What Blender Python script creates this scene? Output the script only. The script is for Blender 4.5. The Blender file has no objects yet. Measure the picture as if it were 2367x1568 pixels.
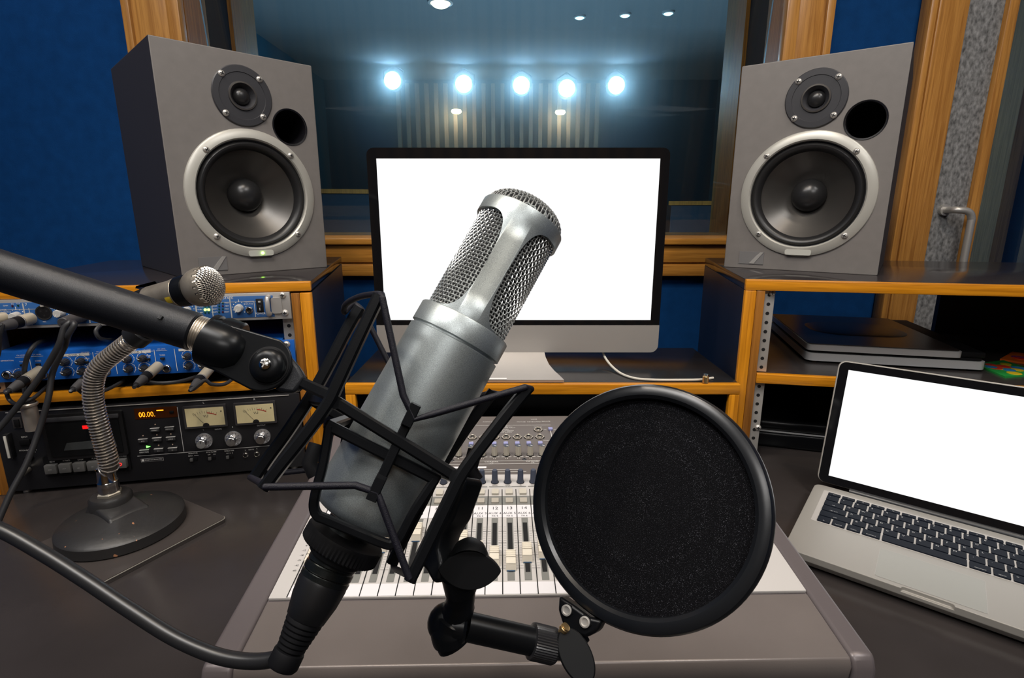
import bpy, bmesh, math, random
from mathutils import Vector, Matrix
random.seed(4)
PI = math.pi
C = bpy.context.scene.collection
Z0 = 1.177                      # camera height above the floor
F, TH = 1243.6, 0.2342          # focal length (px of a 2367 wide frame), pitch down
CT, ST = math.cos(TH), math.sin(TH)
DESK = -0.437                   # worktop height relative to the camera

def V(*a): return Vector(a)
def ray(px, py):
    u = (px - 1183.5) / F; v = -(py - 784) / F
    return Vector((u, CT + v * ST, -ST + v * CT))
CAM = Vector((0, 0, Z0))
def on_z(px, py, z):            # world point on a horizontal plane (z relative to camera)
    r = ray(px, py); return CAM + r * (z / r.z)
def on_y(px, py, y):
    r = ray(px, py); return CAM + r * (y / r.y)
def at(px, py, d):              # world point at depth d along the viewing axis
    return CAM + ray(px, py) * d

class Frame:
    """a local coordinate system: x to the right, y away from the viewer, z up"""
    def __init__(s, o, x, y, z):
        s.o = Vector(o); s.x = Vector(x).normalized(); s.y = Vector(y).normalized(); s.z = Vector(z).normalized()
        s.mat = Matrix(((s.x.x, s.y.x, s.z.x, s.o.x), (s.x.y, s.y.y, s.z.y, s.o.y), (s.x.z, s.y.z, s.z.z, s.o.z), (0, 0, 0, 1)))
        s.inv = s.mat.inverted()
    def px(s, px, py, n=0.0):   # local x,z of a pixel on the plane local y = -n
        r = ray(px, py); p = s.o - s.y * n
        t = (p - CAM).dot(s.y) / r.dot(s.y)
        q = s.inv @ (CAM + r * t)
        return q.x, q.z
    def p3(s, px, py, n=0.0):
        a, b = s.px(px, py, n); return Vector((a, -n, b))
    def loc(s, w): return s.inv @ Vector(w)
def yaw_frame(x, y, z, yaw):
    c, n = math.cos(yaw), math.sin(yaw)
    return Frame((x, y, z + Z0), (c, n, 0), (-n, c, 0), (0, 0, 1))

# ------------------------------------------------------------------ materials
def new_mat(name):
    m = bpy.data.materials.new(name); m.use_nodes = True
    return m, m.node_tree.nodes, m.node_tree.links, m.node_tree.nodes['Principled BSDF']
def mat(name, col, rough=.5, metal=0, spec=.5, bump=0, bscale=400, emit=None, estr=0, var=0, vscale=8, coat=0, stretch=None, alpha=1, trans=0, sheen=0, tint=None):
    m, N, L, b = new_mat(name)
    b.inputs['Base Color'].default_value = (*col, 1)
    b.inputs['Roughness'].default_value = rough
    b.inputs['Metallic'].default_value = metal
    b.inputs['Specular IOR Level'].default_value = spec
    b.inputs['Coat Weight'].default_value = coat
    b.inputs['Transmission Weight'].default_value = trans
    b.inputs['Sheen Weight'].default_value = sheen
    if tint: b.inputs['Specular Tint'].default_value = (tint, tint, tint, 1)
    if emit:
        b.inputs['Emission Color'].default_value = (*emit, 1); b.inputs['Emission Strength'].default_value = estr
    if bump or var:
        tc = N.new('ShaderNodeTexCoord'); mp = N.new('ShaderNodeMapping')
        L.new(tc.outputs['Object'], mp.inputs['Vector'])
        if stretch: mp.inputs['Scale'].default_value = stretch
    if bump:
        t = N.new('ShaderNodeTexNoise'); t.inputs['Scale'].default_value = bscale; t.inputs['Detail'].default_value = 3
        L.new(mp.outputs[0], t.inputs['Vector'])
        bp = N.new('ShaderNodeBump'); bp.inputs['Strength'].default_value = bump; bp.inputs['Distance'].default_value = .001
        L.new(t.outputs['Fac'], bp.inputs['Height']); L.new(bp.outputs[0], b.inputs['Normal'])
    if var:
        t = N.new('ShaderNodeTexNoise'); t.inputs['Scale'].default_value = vscale; t.inputs['Detail'].default_value = 5
        L.new(mp.outputs[0], t.inputs['Vector'])
        r = N.new('ShaderNodeValToRGB')
        r.color_ramp.elements[0].position = .3; r.color_ramp.elements[1].position = .7
        r.color_ramp.elements[0].color = (*[max(0, c * (1 - var)) for c in col], 1)
        r.color_ramp.elements[1].color = (*[min(1, c * (1 + var)) for c in col], 1)
        L.new(t.outputs['Fac'], r.inputs[0]); L.new(r.outputs[0], b.inputs['Base Color'])
    return m
def wood(name, axis, c0, c1, rough=.32):
    m, N, L, b = new_mat(name)
    tc = N.new('ShaderNodeTexCoord'); mp = N.new('ShaderNodeMapping')
    sc = [150, 150, 150]; sc['xyz'.index(axis)] = 4.5
    mp.inputs['Scale'].default_value = sc
    L.new(tc.outputs['Object'], mp.inputs['Vector'])
    t = N.new('ShaderNodeTexNoise'); t.inputs['Scale'].default_value = 1.0; t.inputs['Detail'].default_value = 6; t.inputs['Distortion'].default_value = .6
    L.new(mp.outputs[0], t.inputs['Vector'])
    t2 = N.new('ShaderNodeTexNoise'); t2.inputs['Scale'].default_value = 5; t2.inputs['Detail'].default_value = 2
    L.new(mp.outputs[0], t2.inputs['Vector'])
    mx = N.new('ShaderNodeMath'); mx.operation = 'MULTIPLY_ADD'; mx.inputs[1].default_value = .35
    L.new(t2.outputs['Fac'], mx.inputs[0]); L.new(t.outputs['Fac'], mx.inputs[2])
    r = N.new('ShaderNodeValToRGB')
    r.color_ramp.elements[0].position = .48; r.color_ramp.elements[1].position = .80
    r.color_ramp.elements[0].color = (*c0, 1); r.color_ramp.elements[1].color = (*c1, 1)
    L.new(mx.outputs[0], r.inputs[0]); L.new(r.outputs[0], b.inputs['Base Color'])
    b.inputs['Roughness'].default_value = rough; b.inputs['Coat Weight'].default_value = .15
    return m
WA, WB = (.42, .148, .005), (.70, .275, .012)
woodx = wood('oiled_wood_x', 'x', WA, WB); woody = wood('oiled_wood_y', 'y', WA, WB); woodz = wood('oiled_wood_z', 'z', WA, WB)
woodd = wood('dark_batten_wood', 'z', (.17, .06, .008), (.33, .13, .02))  # darker brown wood of battens and jambs
paneb = wood('pale_casing_wood', 'z', (.36, .15, .03), (.55, .26, .06))
panebx = wood('pale_sill_wood', 'x', (.36, .15, .025), (.55, .25, .045))
slatw = wood('slat_wood', 'z', (.24, .145, .06), (.38, .24, .11), .6)
blue_fab = mat('blue_wall_fabric', (.0035, .043, .155), .9, spec=.1, bump=.5, bscale=420, var=.12, vscale=30)
lam = mat('dark_laminate', (.034, .029, .028), .22, spec=.45, bump=.05, bscale=900, var=.12, vscale=9)
lam2 = mat('black_laminate', (.012, .012, .016), .35, spec=.4)
panelnavy = mat('navy_laminate', (.010, .011, .020), .4, spec=.4)
spk_side = mat('speaker_charcoal_vinyl', (.022, .020, .023), .5, bump=.15, bscale=1500)
spk_front = mat('speaker_grey_baffle', (.182, .168, .159), .42, bump=.12, bscale=1800, var=.05, vscale=60)
spk_ring = mat('speaker_silver_ring', (.46, .45, .41), .34, metal=.25, spec=.5)
rubber = mat('black_rubber', (.014, .014, .015), .38)
cone_m = mat('graphite_cone', (.085, .080, .075), .36, metal=.6)
cap_m = mat('dust_cap_black', (.020, .020, .021), .3)
twm = mat('tweeter_plate_grey', (.033, .033, .038), .45)
chrome = mat('chrome', (.78, .76, .72), .14, metal=1)
steel = mat('brushed_steel', (.56, .54, .51), .36, metal=.55)
nickel = mat('satin_nickel', (.55, .50, .43), .36, metal=.9, bump=.1, bscale=300)
black = mat('black_plastic', (.010, .010, .011), .38)
blackm = mat('matt_black_plastic', (.006, .006, .007), .6, spec=.3, tint=.5)
gloss = mat('gloss_black_paint', (.005, .0055, .0065), .30, spec=.4, tint=.55)
void = mat('dark_void', (.003, .003, .004), .8)
cable_m = mat('grey_black_cable', (.022, .022, .024), .45)
white = mat('white_print', (.72, .71, .68), .6)
dim = mat('grey_print', (.42, .41, .40), .6)
inkm = mat('dark_print', (.03, .03, .035), .6)
redp = mat('red_print', (.45, .05, .03), .5)
def screen_mat(name, s):
    return mat(name, (.02, .02, .02), .25, emit=(1, 1, 1), estr=s)
# ------------------------------------------------------------------ mesh builder
_glyph = {}
def glyph(txt):
    if txt not in _glyph:
        cu = bpy.data.curves.new('t', 'FONT'); cu.body = txt; cu.size = 1; cu.resolution_u = 2
        cu.align_x = 'CENTER'; cu.align_y = 'CENTER'
        ob = bpy.data.objects.new('t', cu)
        me = bpy.data.meshes.new_from_object(ob)
        _glyph[txt] = ([tuple(v.co) for v in me.vertices], [tuple(p.vertices) for p in me.polygons])
        bpy.data.objects.remove(ob); bpy.data.meshes.remove(me); bpy.data.curves.remove(cu)
    return _glyph[txt]
_bx = {}
class M:
    def __init__(s): s.v, s.f, s.mi, s.mats = [], [], [], []
    def m(s, mt):
        if mt not in s.mats: s.mats.append(mt)
        return s.mats.index(mt)
    def add(s, vs, fs, mt):
        b = len(s.v); k = s.m(mt)
        s.v.extend(tuple(v) for v in vs); s.f.extend(tuple(b + i for i in f) for f in fs); s.mi.extend([k] * len(fs))
        return s
    def box(s, a, b, mt, bev=0, T=None, seg=2):
        lo = [min(a[i], b[i]) for i in range(3)]; hi = [max(a[i], b[i]) for i in range(3)]
        d = [hi[i] - lo[i] for i in range(3)]; c = [(hi[i] + lo[i]) / 2 for i in range(3)]
        bm = bmesh.new(); bmesh.ops.create_cube(bm, size=1)
        for v in bm.verts: v.co = Vector((v.co.x * d[0] + c[0], v.co.y * d[1] + c[1], v.co.z * d[2] + c[2]))
        if bev: bmesh.ops.bevel(bm, geom=list(bm.edges), offset=min(bev, min(d) * .49), segments=seg, profile=.5, affect='EDGES')
        bm.verts.index_update()
        vs = [(T @ v.co) if T else v.co.copy() for v in bm.verts]; fs = [[v.index for v in f.verts] for f in bm.faces]
        bm.free(); return s.add(vs, fs, mt)
    def lathe(s, prof, mt, o=(0, 0, 0), axis=(0, 0, 1), n=32, a0=0, a1=None):
        ax = Vector(axis).normalized(); o = Vector(o)
        t = Vector((1, 0, 0)) if abs(ax.x) < .9 else Vector((0, 1, 0))
        e1 = (t - ax * t.dot(ax)).normalized(); e2 = ax.cross(e1)
        vs, fs, rings = [], [], []
        full = a1 is None; cnt = n if full else n + 1
        for r, h in prof:
            if r < 1e-7: rings.append([len(vs)]); vs.append(o + ax * h)
            else:
                rings.append(list(range(len(vs), len(vs) + cnt)))
                for i in range(cnt):
                    a = (2 * PI * i / n) if full else a0 + (a1 - a0) * i / n
                    vs.append(o + ax * h + (e1 * math.cos(a) + e2 * math.sin(a)) * r)
        for A, B in zip(rings, rings[1:]):
            for i in range(n):
                j = (i + 1) % n if full else i + 1
                if len(A) == 1 and len(B) == 1: continue
                if len(A) == 1: fs.append((A[0], B[j], B[i]))
                elif len(B) == 1: fs.append((A[i], A[j], B[0]))
                else: fs.append((A[i], A[j], B[j], B[i]))
        return s.add(vs, fs, mt)
    def cyl(s, p0, p1, r, mt, n=20, r1=None, bev=0):
        p0, p1 = Vector(p0), Vector(p1); h = (p1 - p0).length; r1 = r if r1 is None else r1
        if bev: pr = [(0, 0), (r - bev, 0), (r, bev), (r1, h - bev), (r1 - bev, h), (0, h)]
        else: pr = [(0, 0), (r, 0), (r1, h), (0, h)]
        return s.lathe(pr, mt, p0, p1 - p0, n)
    def tube(s, pts, r, mt, n=8, closed=False, caps=True):
        pts = [Vector(p) for p in pts]; k = len(pts)
        rs = r if isinstance(r, (list, tuple)) else [r] * k
        tg = []
        for i in range(k):
            a = pts[(i - 1) % k] if (closed or i > 0) else pts[i]; b = pts[(i + 1) % k] if (closed or i < k - 1) else pts[i]
            tg.append((b - a).normalized())
        up = Vector((0, 0, 1)) if abs(tg[0].z) < .9 else Vector((1, 0, 0))
        nrm = (up - tg[0] * up.dot(tg[0])).normalized()
        vs, fs = [], []
        for i in range(k):
            nrm = (nrm - tg[i] * nrm.dot(tg[i])).normalized(); bi = tg[i].cross(nrm)
            for j in range(n):
                a = 2 * PI * j / n; vs.append(pts[i] + (nrm * math.cos(a) + bi * math.sin(a)) * rs[i])
        for i in range(k if closed else k - 1):
            i2 = (i + 1) % k
            for j in range(n):
                j2 = (j + 1) % n; fs.append((i * n + j, i * n + j2, i2 * n + j2, i2 * n + j))
        if caps and not closed:
            fs.append(tuple(reversed(range(n)))); fs.append(tuple((k - 1) * n + j for j in range(n)))
        return s.add(vs, fs, mt)
    def bar(s, pts, w, h, mt, side, ch=.2):
        """rectangular (chamfered) bar along pts; side = direction of its width w; h the other way"""
        pts = [Vector(p) for p in pts]; side = Vector(side); k = len(pts); vs, fs = [], []
        c = min(w, h) * ch
        prof = [(-w / 2 + c, -h / 2), (w / 2 - c, -h / 2), (w / 2, -h / 2 + c), (w / 2, h / 2 - c), (w / 2 - c, h / 2), (-w / 2 + c, h / 2), (-w / 2, h / 2 - c), (-w / 2, -h / 2 + c)]
        n = 8
        for i in range(k):
            t = (pts[min(i + 1, k - 1)] - pts[max(i - 1, 0)]).normalized()
            e = (side - t * side.dot(t)).normalized(); g = t.cross(e)
            for a, b in prof: vs.append(pts[i] + e * a + g * b)
        for i in range(k - 1):
            for j in range(n):
                j2 = (j + 1) % n; fs.append((i * n + j, i * n + j2, (i + 1) * n + j2, (i + 1) * n + j))
        fs.append(tuple(reversed(range(n)))); fs.append(tuple((k - 1) * n + j for j in range(n)))
        return s.add(vs, fs, mt)
    def prism(s, poly, z0, z1, mt, T=None):
        n = len(poly); vs = [Vector((a, b, z0)) for a, b in poly] + [Vector((a, b, z1)) for a, b in poly]
        if T: vs = [T @ v for v in vs]
        fs = [tuple(reversed(range(n))), tuple(range(n, 2 * n))] + [(i, (i + 1) % n, n + (i + 1) % n, n + i) for i in range(n)]
        return s.add(vs, fs, mt)
    def quad(s, a, b, c, d, mt): return s.add([a, b, c, d], [(0, 1, 2, 3)], mt)
    def text(s, t, o, size, mt, x=(1, 0, 0), y=(0, 0, 1), sx=1.0):
        vs, fs = glyph(t); o, x, y = Vector(o), Vector(x), Vector(y)
        return s.add([o + x * (a * size * sx) + y * (b * size) for a, b, _ in vs], fs, mt)
    def rrect(s, x0, z0, x1, z1, y, mt):     # flat print facing -y
        return s.quad((x0, y, z0), (x1, y, z0), (x1, y, z1), (x0, y, z1), mt)
    def ball(s, c, r, mt, n=20, sc=(1, 1, 1)):
        c = Vector(c); k = n // 2; vs, fs = [], []
        for i in range(k + 1):
            for j in range(n):
                a = PI * i / k; b = 2 * PI * j / n
                vs.append(c + Vector((math.sin(a) * math.cos(b) * r * sc[0], math.sin(a) * math.sin(b) * r * sc[1], math.cos(a) * r * sc[2])))
        for i in range(k):
            for j in range(n):
                j2 = (j + 1) % n; fs.append((i * n + j, (i + 1) * n + j, (i + 1) * n + j2, i * n + j2))
        return s.add(vs, fs, mt)
    def mesh(s, name, sharp=38):
        me = bpy.data.meshes.new(name); me.from_pydata(s.v, [], s.f)
        for mt in s.mats: me.materials.append(mt)
        me.polygons.foreach_set('material_index', s.mi)
        me.polygons.foreach_set('use_smooth', [True] * len(s.f))
        bm = bmesh.new(); bm.from_mesh(me); bmesh.ops.remove_doubles(bm, verts=bm.verts, dist=2e-6)
        bmesh.ops.recalc_face_normals(bm, faces=bm.faces); bm.to_mesh(me); bm.free()
        me.set_sharp_from_angle(angle=math.radians(sharp)); me.update()
        return me
    def obj(s, name, parent=None, sharp=38, **kw):
        return link(name, s.mesh(name, sharp), parent, **kw)
def link(name, me, parent=None, loc=None, rot=None, label=None):
    o = bpy.data.objects.new(name, me); C.objects.link(o)
    if parent: o.parent = parent
    if loc is not None: o.location = loc
    if rot is not None: o.rotation_euler = rot
    if label: o['label'] = label
    return o
def tag(o, label, cat, group=None, kind=None):
    o['label'] = label; o['category'] = cat
    if group: o['group'] = group
    if kind: o['kind'] = kind
    return o
def thing(name, label, cat, fr=None, loc=None, group=None):
    o = bpy.data.objects.new(name, None); C.objects.link(o); o.empty_display_size = .02
    if fr is not None: o.matrix_world = fr.mat
    elif loc is not None: o.location = loc
    return tag(o, label, cat, group)
def struct(o): o['kind'] = 'structure'; return o
def dup(root, label=None, group=None, mtx=None, loc=None):
    r = root.copy(); C.objects.link(r)
    if mtx is not None: r.matrix_world = mtx
    if loc is not None: r.location = loc
    if label: r['label'] = label
    if group: r['group'] = group
    for ch in list(root.children):
        c = ch.copy(); C.objects.link(c); c.parent = r
        for g in list(ch.children):
            d = g.copy(); C.objects.link(d); d.parent = c
    return r
def spline(pts, n=8, closed=False):
    pts = [Vector(p) for p in pts]; k = len(pts); out = []
    rng = range(k) if closed else range(k - 1)
    for i in rng:
        g = (lambda q: pts[q % k]) if closed else (lambda q: pts[max(0, min(k - 1, q))])
        p0, p1, p2, p3 = g(i - 1), g(i), g(i + 1), g(i + 2)
        for j in range(n):
            t = j / n
            out.append(.5 * ((2 * p1) + (p2 - p0) * t + (2 * p0 - 5 * p1 + 4 * p2 - p3) * t * t + (3 * p1 - p0 - 3 * p2 + p3) * t ** 3))
    if not closed: out.append(pts[-1])
    return out
def rr(x0, y0, x1, y1, r, n=6):              # rounded rectangle outline
    out = []
    for cx, cy, a in ((x1 - r, y0 + r, -PI / 2), (x1 - r, y1 - r, 0), (x0 + r, y1 - r, PI / 2), (x0 + r, y0 + r, PI)):
        for i in range(n + 1):
            t = a + PI / 2 * i / n; out.append((cx + r * math.cos(t), cy + r * math.sin(t)))
    return out
XZ = Matrix(((1, 0, 0, 0), (0, 0, 1, 0), (0, 1, 0, 0), (0, 0, 0, 1)))   # 2-D (x,z), extruded along y
def cut(ob, cutters):
    """carve solid shapes out of an object's mesh for good"""
    tmp = []
    bpy.context.view_layer.update()
    for c in cutters:
        t = link('cutter', c.mesh('cutter')); t.matrix_world = ob.matrix_world; tmp.append(t)
        md = ob.modifiers.new('b', 'BOOLEAN'); md.object = t; md.solver = 'EXACT'
    bpy.context.view_layer.update()
    dg = bpy.context.evaluated_depsgraph_get()
    me = bpy.data.meshes.new_from_object(ob.evaluated_get(dg))
    ob.modifiers.clear(); ob.data = me
    for t in tmp:
        d = t.data; bpy.data.objects.remove(t); bpy.data.meshes.remove(d)
    return ob
# ------------------------------------------------------------------ camera
cam = bpy.data.cameras.new('camera'); cam.sensor_width = 36; cam.lens = F / 2367 * 36; cam.clip_start = .02
camo = bpy.data.objects.new('camera', cam); C.objects.link(camo)
camo.location = CAM; camo.rotation_euler = (PI / 2 - TH, 0, 0)
bpy.context.scene.camera = camo

# ------------------------------------------------------------------ room shell
RX0, RX1, RY0, RYB, CEIL = -1.95, 2.35, -1.9, 1.6, 1.45
def zb(z): return z + Z0
def sbox(name, a, b, mt, bev=0): return struct(M().box((a[0], a[1], zb(a[2])), (b[0], b[1], zb(b[2])), mt, bev).obj(name))
carpet = mat('dark_carpet', (.03, .03, .035), .95, bump=.4, bscale=300)
ceil_m = mat('off_white_ceiling', (.55, .52, .48), .9)
wallw = wood('rear_wall_panelling', 'z', (.16, .075, .02), (.30, .16, .05), .5)
sbox('floor', (RX0 - .1, RY0 - .1, -Z0 - .05), (RX1 + .1, 7.0, -Z0), carpet)
sbox('ceiling', (RX0 - .1, RY0 - .1, CEIL), (RX1 + .1, RYB + .3, CEIL + .08), ceil_m)
sbox('wall_left', (RX0 - .1, RY0, -Z0), (RX0, RYB + .3, CEIL), blue_fab)
sbox('wall_right', (RX1, RY0, -Z0), (RX1 + .1, RYB + .3, CEIL), blue_fab)
m = M().box((RX0, RY0 - .1, zb(-Z0)), (RX1, RY0, zb(CEIL)), mat('rear_wall_dark', (.02, .018, .016), .8))
x = RX0 + .03
while x < RX1 - .1:                             # vertical timber slats of the wall behind the camera
    m.box((x, RY0, zb(-Z0)), (x + .075, RY0 + .03, zb(CEIL)), wallw); x += .125
struct(m.obj('wall_front'))
JL, JR, SILL, HEAD = -.885, .743, -.0765, 1.15
DX0, DX1 = 1.194, 2.05
m = M()
m.box((RX0, RYB, zb(-Z0)), (JL, RYB + .3, zb(CEIL)), blue_fab)
m.box((JL, RYB, zb(-Z0)), (JR, RYB + .3, zb(SILL - .02)), blue_fab)
m.box((JL, RYB, zb(HEAD)), (JR, RYB + .3, zb(CEIL)), blue_fab)
m.box((JR, RYB, zb(-Z0)), (1.12, RYB + .3, zb(CEIL)), blue_fab)
m.box((1.12, RYB, zb(HEAD)), (DX1 + .1, RYB + .3, zb(CEIL)), blue_fab)
m.box((DX1 + .1, RYB, zb(-Z0)), (RX1, RYB + .3, zb(CEIL)), blue_fab)
struct(m.obj('wall_back'))

# studio window: casing, felt lined jamb, two panes
win = thing('window_1', 'wide double-glazed studio window in a wooden casing behind the monitors', 'window', loc=(0, RYB, zb(SILL)))
win['kind'] = 'structure'
def wl(p): return (p[0], p[1] - RYB, p[2] - SILL)
felt = mat('black_jamb_felt', (.012, .014, .022), .9)
m = M()
for x0, x1 in ((JL - .131, JL), (JR, JR + .087)):
    m.box(wl((x0, RYB - .024, SILL - .11)), wl((x1, RYB - .001, HEAD + .1)), paneb, .003)
    o_ = x0 if x0 < 0 else x1
    m.box(wl((o_ - .006, RYB - .034, SILL - .11)), wl((o_ + .016, RYB - .001, HEAD + .1)), paneb, .004)
    q = x1 if x0 < 0 else x0
    m.box(wl((q - .022, RYB - .03, SILL - .02)), wl((q + .012, RYB - .001, HEAD + .1)), paneb, .004)
m.box(wl((JL - .14, RYB - .024, HEAD)), wl((JR + .09, RYB - .001, HEAD + .1)), panebx, .003)
m.obj('casing', win)
m = M()
m.box(wl((JL - .14, RYB - .045, SILL - .018)), wl((JR + .09, RYB + .40, SILL)), panebx, .004)
m.box(wl((JL - .14, RYB - .030, SILL - .070)), wl((JR + .09, RYB - .001, SILL - .019)), panebx, .003)
m.box(wl((JL - .14, RYB - .022, SILL - .0735)), wl((JR + .09, RYB - .001, SILL - .0705)), woodd)
m.box(wl((JL - .14, RYB - .034, SILL - .110)), wl((JR + .09, RYB - .001, SILL - .074)), panebx, .006)
m.obj('sill', win)
m = M()
for x0, x1, sg in ((JL, JL + .012, 1), (JR - .012, JR, -1)):
    m.box(wl((x0, RYB, SILL)), wl((x1, RYB + .11, HEAD)), woodd)
    m.box(wl((x0, RYB + .111, SILL)), wl((x1, RYB + .24, HEAD)), felt)
    m.box(wl((x0 - (.0 if sg > 0 else .012), RYB + .241, SILL)), wl((x1 + (.012 if sg > 0 else 0), RYB + .40, HEAD)), woodd)
m.box(wl((JL, RYB, HEAD - .01)), wl((JR, RYB + .40, HEAD)), woodd)
m.obj('jamb', win)
def glass_mat(name, tint, refl=.6):
    g = bpy.data.materials.new(name); g.use_nodes = True; N, L = g.node_tree.nodes, g.node_tree.links
    N.remove(N['Principled BSDF'])
    tr = N.new('ShaderNodeBsdfTransparent'); tr.inputs[0].default_value = (*tint, 1)
    gl = N.new('ShaderNodeBsdfGlossy'); gl.inputs['Roughness'].default_value = .02; gl.inputs['Color'].default_value = (.9, .95, 1, 1)
    fr = N.new('ShaderNodeFresnel'); fr.inputs['IOR'].default_value = 1.45
    mu = N.new('ShaderNodeMath'); mu.operation = 'MULTIPLY'; mu.inputs[1].default_value = refl
    mx = N.new('ShaderNodeMixShader'); L.new(fr.outputs[0], mu.inputs[0]); L.new(mu.outputs[0], mx.inputs[0])
    L.new(tr.outputs[0], mx.inputs[1]); L.new(gl.outputs[0], mx.inputs[2])
    L.new(mx.outputs[0], N['Material Output'].inputs['Surface'])
    return g
pane_m = glass_mat('window_glass', (.93, .97, .97), .9)
for y, lean in ((RYB + .155, -.14), (RYB + .385, -.14)):        # both panes lean towards the desk so that they do not mirror the lamps
    a, b = wl((JL + .0125, y, SILL + .0005)), wl((JR - .0125, y, HEAD - .0105))
    m = M(); vs = []
    for xx, zz, dy in ((a[0], a[2], 0), (b[0], a[2], 0), (b[0], b[2], lean), (a[0], b[2], lean)): vs.append((xx, a[1] + dy, zz))
    vs += [(p[0], p[1] + .008, p[2]) for p in vs]
    m.add(vs, [(0, 1, 2, 3), (7, 6, 5, 4), (0, 4, 5, 1), (1, 5, 6, 2), (2, 6, 7, 3), (3, 7, 4, 0)], pane_m); m.obj('glass_pane', win)

# right hand door: wood post, felt stile, wood bead and glass
post = struct(M().box((1.094, RYB - .035, zb(-Z0)), (1.194, RYB - .001, zb(CEIL - .002)), paneb, .004)
              .box((1.086, RYB - .045, zb(-Z0)), (1.106, RYB - .001, zb(CEIL - .002)), paneb, .006)
              .box((1.110, RYB - .041, zb(-Z0)), (1.120, RYB - .03, zb(CEIL - .002)), paneb, .004).obj('trim_1'))
door = thing('door_1', 'grey felt covered studio door with glass pane and steel pull handle', 'door', loc=(DX0, RYB, 0))
door['kind'] = 'structure'
feltg = mat('grey_felt', (.22, .22, .22), .95, spec=.1, bump=.8, bscale=260, var=.6, vscale=110, stretch=(1, 1, .6))
M().box((0.002, .0, .005), (.121, .045, 2.32), feltg, .004).box((.121, .001, .005), (.86, .044, .2), feltg, .004).obj('leaf', door)
M().box((.121, -.012, .2), (.150, .05, 2.32), paneb, .004).box((.150, -.012, .2), (.86, .05, .24), panebx, .004).obj('glazing_bead', door)
M().box((.150, .018, .24), (.86, .026, 2.32), pane_m).obj('glass_pane', door)
hx = .052; hz = zb(0.002)
pts = spline([(hx, 0, hz), (hx, -.03, hz), (hx + .004, -.045, hz - .0), (hx + .03, -.052, hz - .004), (hx + .043, -.053, hz - .022), (hx + .044, -.053, hz - .06), (hx + .044, -.053, hz - .33),
              (hx + .043, -.053, hz - .372), (hx + .03, -.052, hz - .388), (hx + .004, -.045, hz - .392), (hx, -.03, hz - .392), (hx, 0, hz - .392)], 5)
hd = M().tube(pts, .0095, steel, 12)
hd.cyl((hx, .001, hz), (hx, -.012, hz), .016, steel, 20).cyl((hx, .001, hz - .392), (hx, -.012, hz - .392), .016, steel, 20)
hd.obj('pull_handle', door)

# ------------------------------------------------------------------ live room seen through the window
LX0, LX1, LYB, LC = -2.1, 2.3, 6.5, 1.42
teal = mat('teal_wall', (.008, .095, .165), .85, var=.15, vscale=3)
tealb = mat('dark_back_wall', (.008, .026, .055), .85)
lceil = mat('live_room_ceiling', (.26, .28, .29), .85)
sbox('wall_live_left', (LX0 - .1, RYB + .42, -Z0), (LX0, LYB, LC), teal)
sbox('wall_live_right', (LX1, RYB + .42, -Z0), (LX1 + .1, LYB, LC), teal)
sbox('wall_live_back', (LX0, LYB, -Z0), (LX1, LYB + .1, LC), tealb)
sbox('ceiling_live', (LX0, RYB + .42, LC), (LX1, LYB + .1, LC + .08), lceil)
# acoustic slat panel
pan = thing('slat_diffuser', 'tall panel of vertical timber slats on the back wall of the live room', 'acoustic panel', loc=(0, LYB - .0005, 0))
M().box((-1.32, -.05, .0), (1.0, 0, zb(1.36)), mat('slat_backing', (.010, .014, .02), .9)).obj('backing', pan)
m = M(); x = -1.28
while x < .98:
    m.box((x, -.11, .0), (x + .042, -.05, zb(1.36)), slatw); x += .105
m.obj('slats', pan)
p2 = thing('slat_diffuser', 'brown timber slats added behind the door glass in place of its reflected streaks', 'acoustic panel', loc=(LX1 - .0005, 2.2, 0))  # slats added to stand in for brown streaks mirrored by the door glass
M().box((-.03, 0, 0), (0, 2.4, zb(1.30)), mat('slat_backing_dark', (.008, .012, .016), .9)).obj('backing', p2)
m = M(); y = .05
while y < 2.25: m.box((-.09, y, 0), (-.0305, y + .12, zb(1.30)), slatw); y += .26
m.obj('slats', p2)
# baffle screens
gobo = mat('navy_gobo_cloth', (.010, .020, .032), .9)
def screen(name, label, x0, x1, y, h, rz):
    t = thing(name, label, 'acoustic screen', loc=((x0 + x1) / 2, y, 0)); t.rotation_euler.z = rz; w = (x1 - x0) / 2
    M().box((-w, -.05, .06), (w, .05, h), gobo, .01).obj('panel', t)
    f = M().box((-w - .02, -.06, .03), (w + .02, .06, .06), woodd).box((-w - .02, -.06, h), (w + .02, .06, h + .03), woodd)
    f.obj('frame', t); return t
screen('acoustic_screen', 'dark cloth baffle screen standing at the left of the live room', -1.75, -.95, 4.1, 1.30, .25)
screen('acoustic_screen', 'dark cloth baffle screen standing at the right of the live room', 1.25, 1.95, 4.3, 1.22, -.3)
# microphone stand in the live room
t = thing('microphone_stand', 'boom microphone stand in the live room, seen above the computer screen', 'microphone stand', loc=(.02, 4.3, 0))
M().cyl((0, 0, .03), (0, 0, 1.42), .011, steel).obj('pole', t)
M().tube([(-.28, 0, 1.37), (.02, 0, 1.42), (.34, 0, 1.50)], .009, steel).obj('boom_arm', t)
for k in range(3):
    a = k * 2 * PI / 3 + .4
    M().tube([(0, 0, .24), (.3 * math.cos(a), .3 * math.sin(a), .012)], .01, black).obj('leg', t)
M().cyl((-.28, 0, 1.33), (-.30, 0, 1.44), .022, nickel).obj('microphone_capsule', t)
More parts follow.
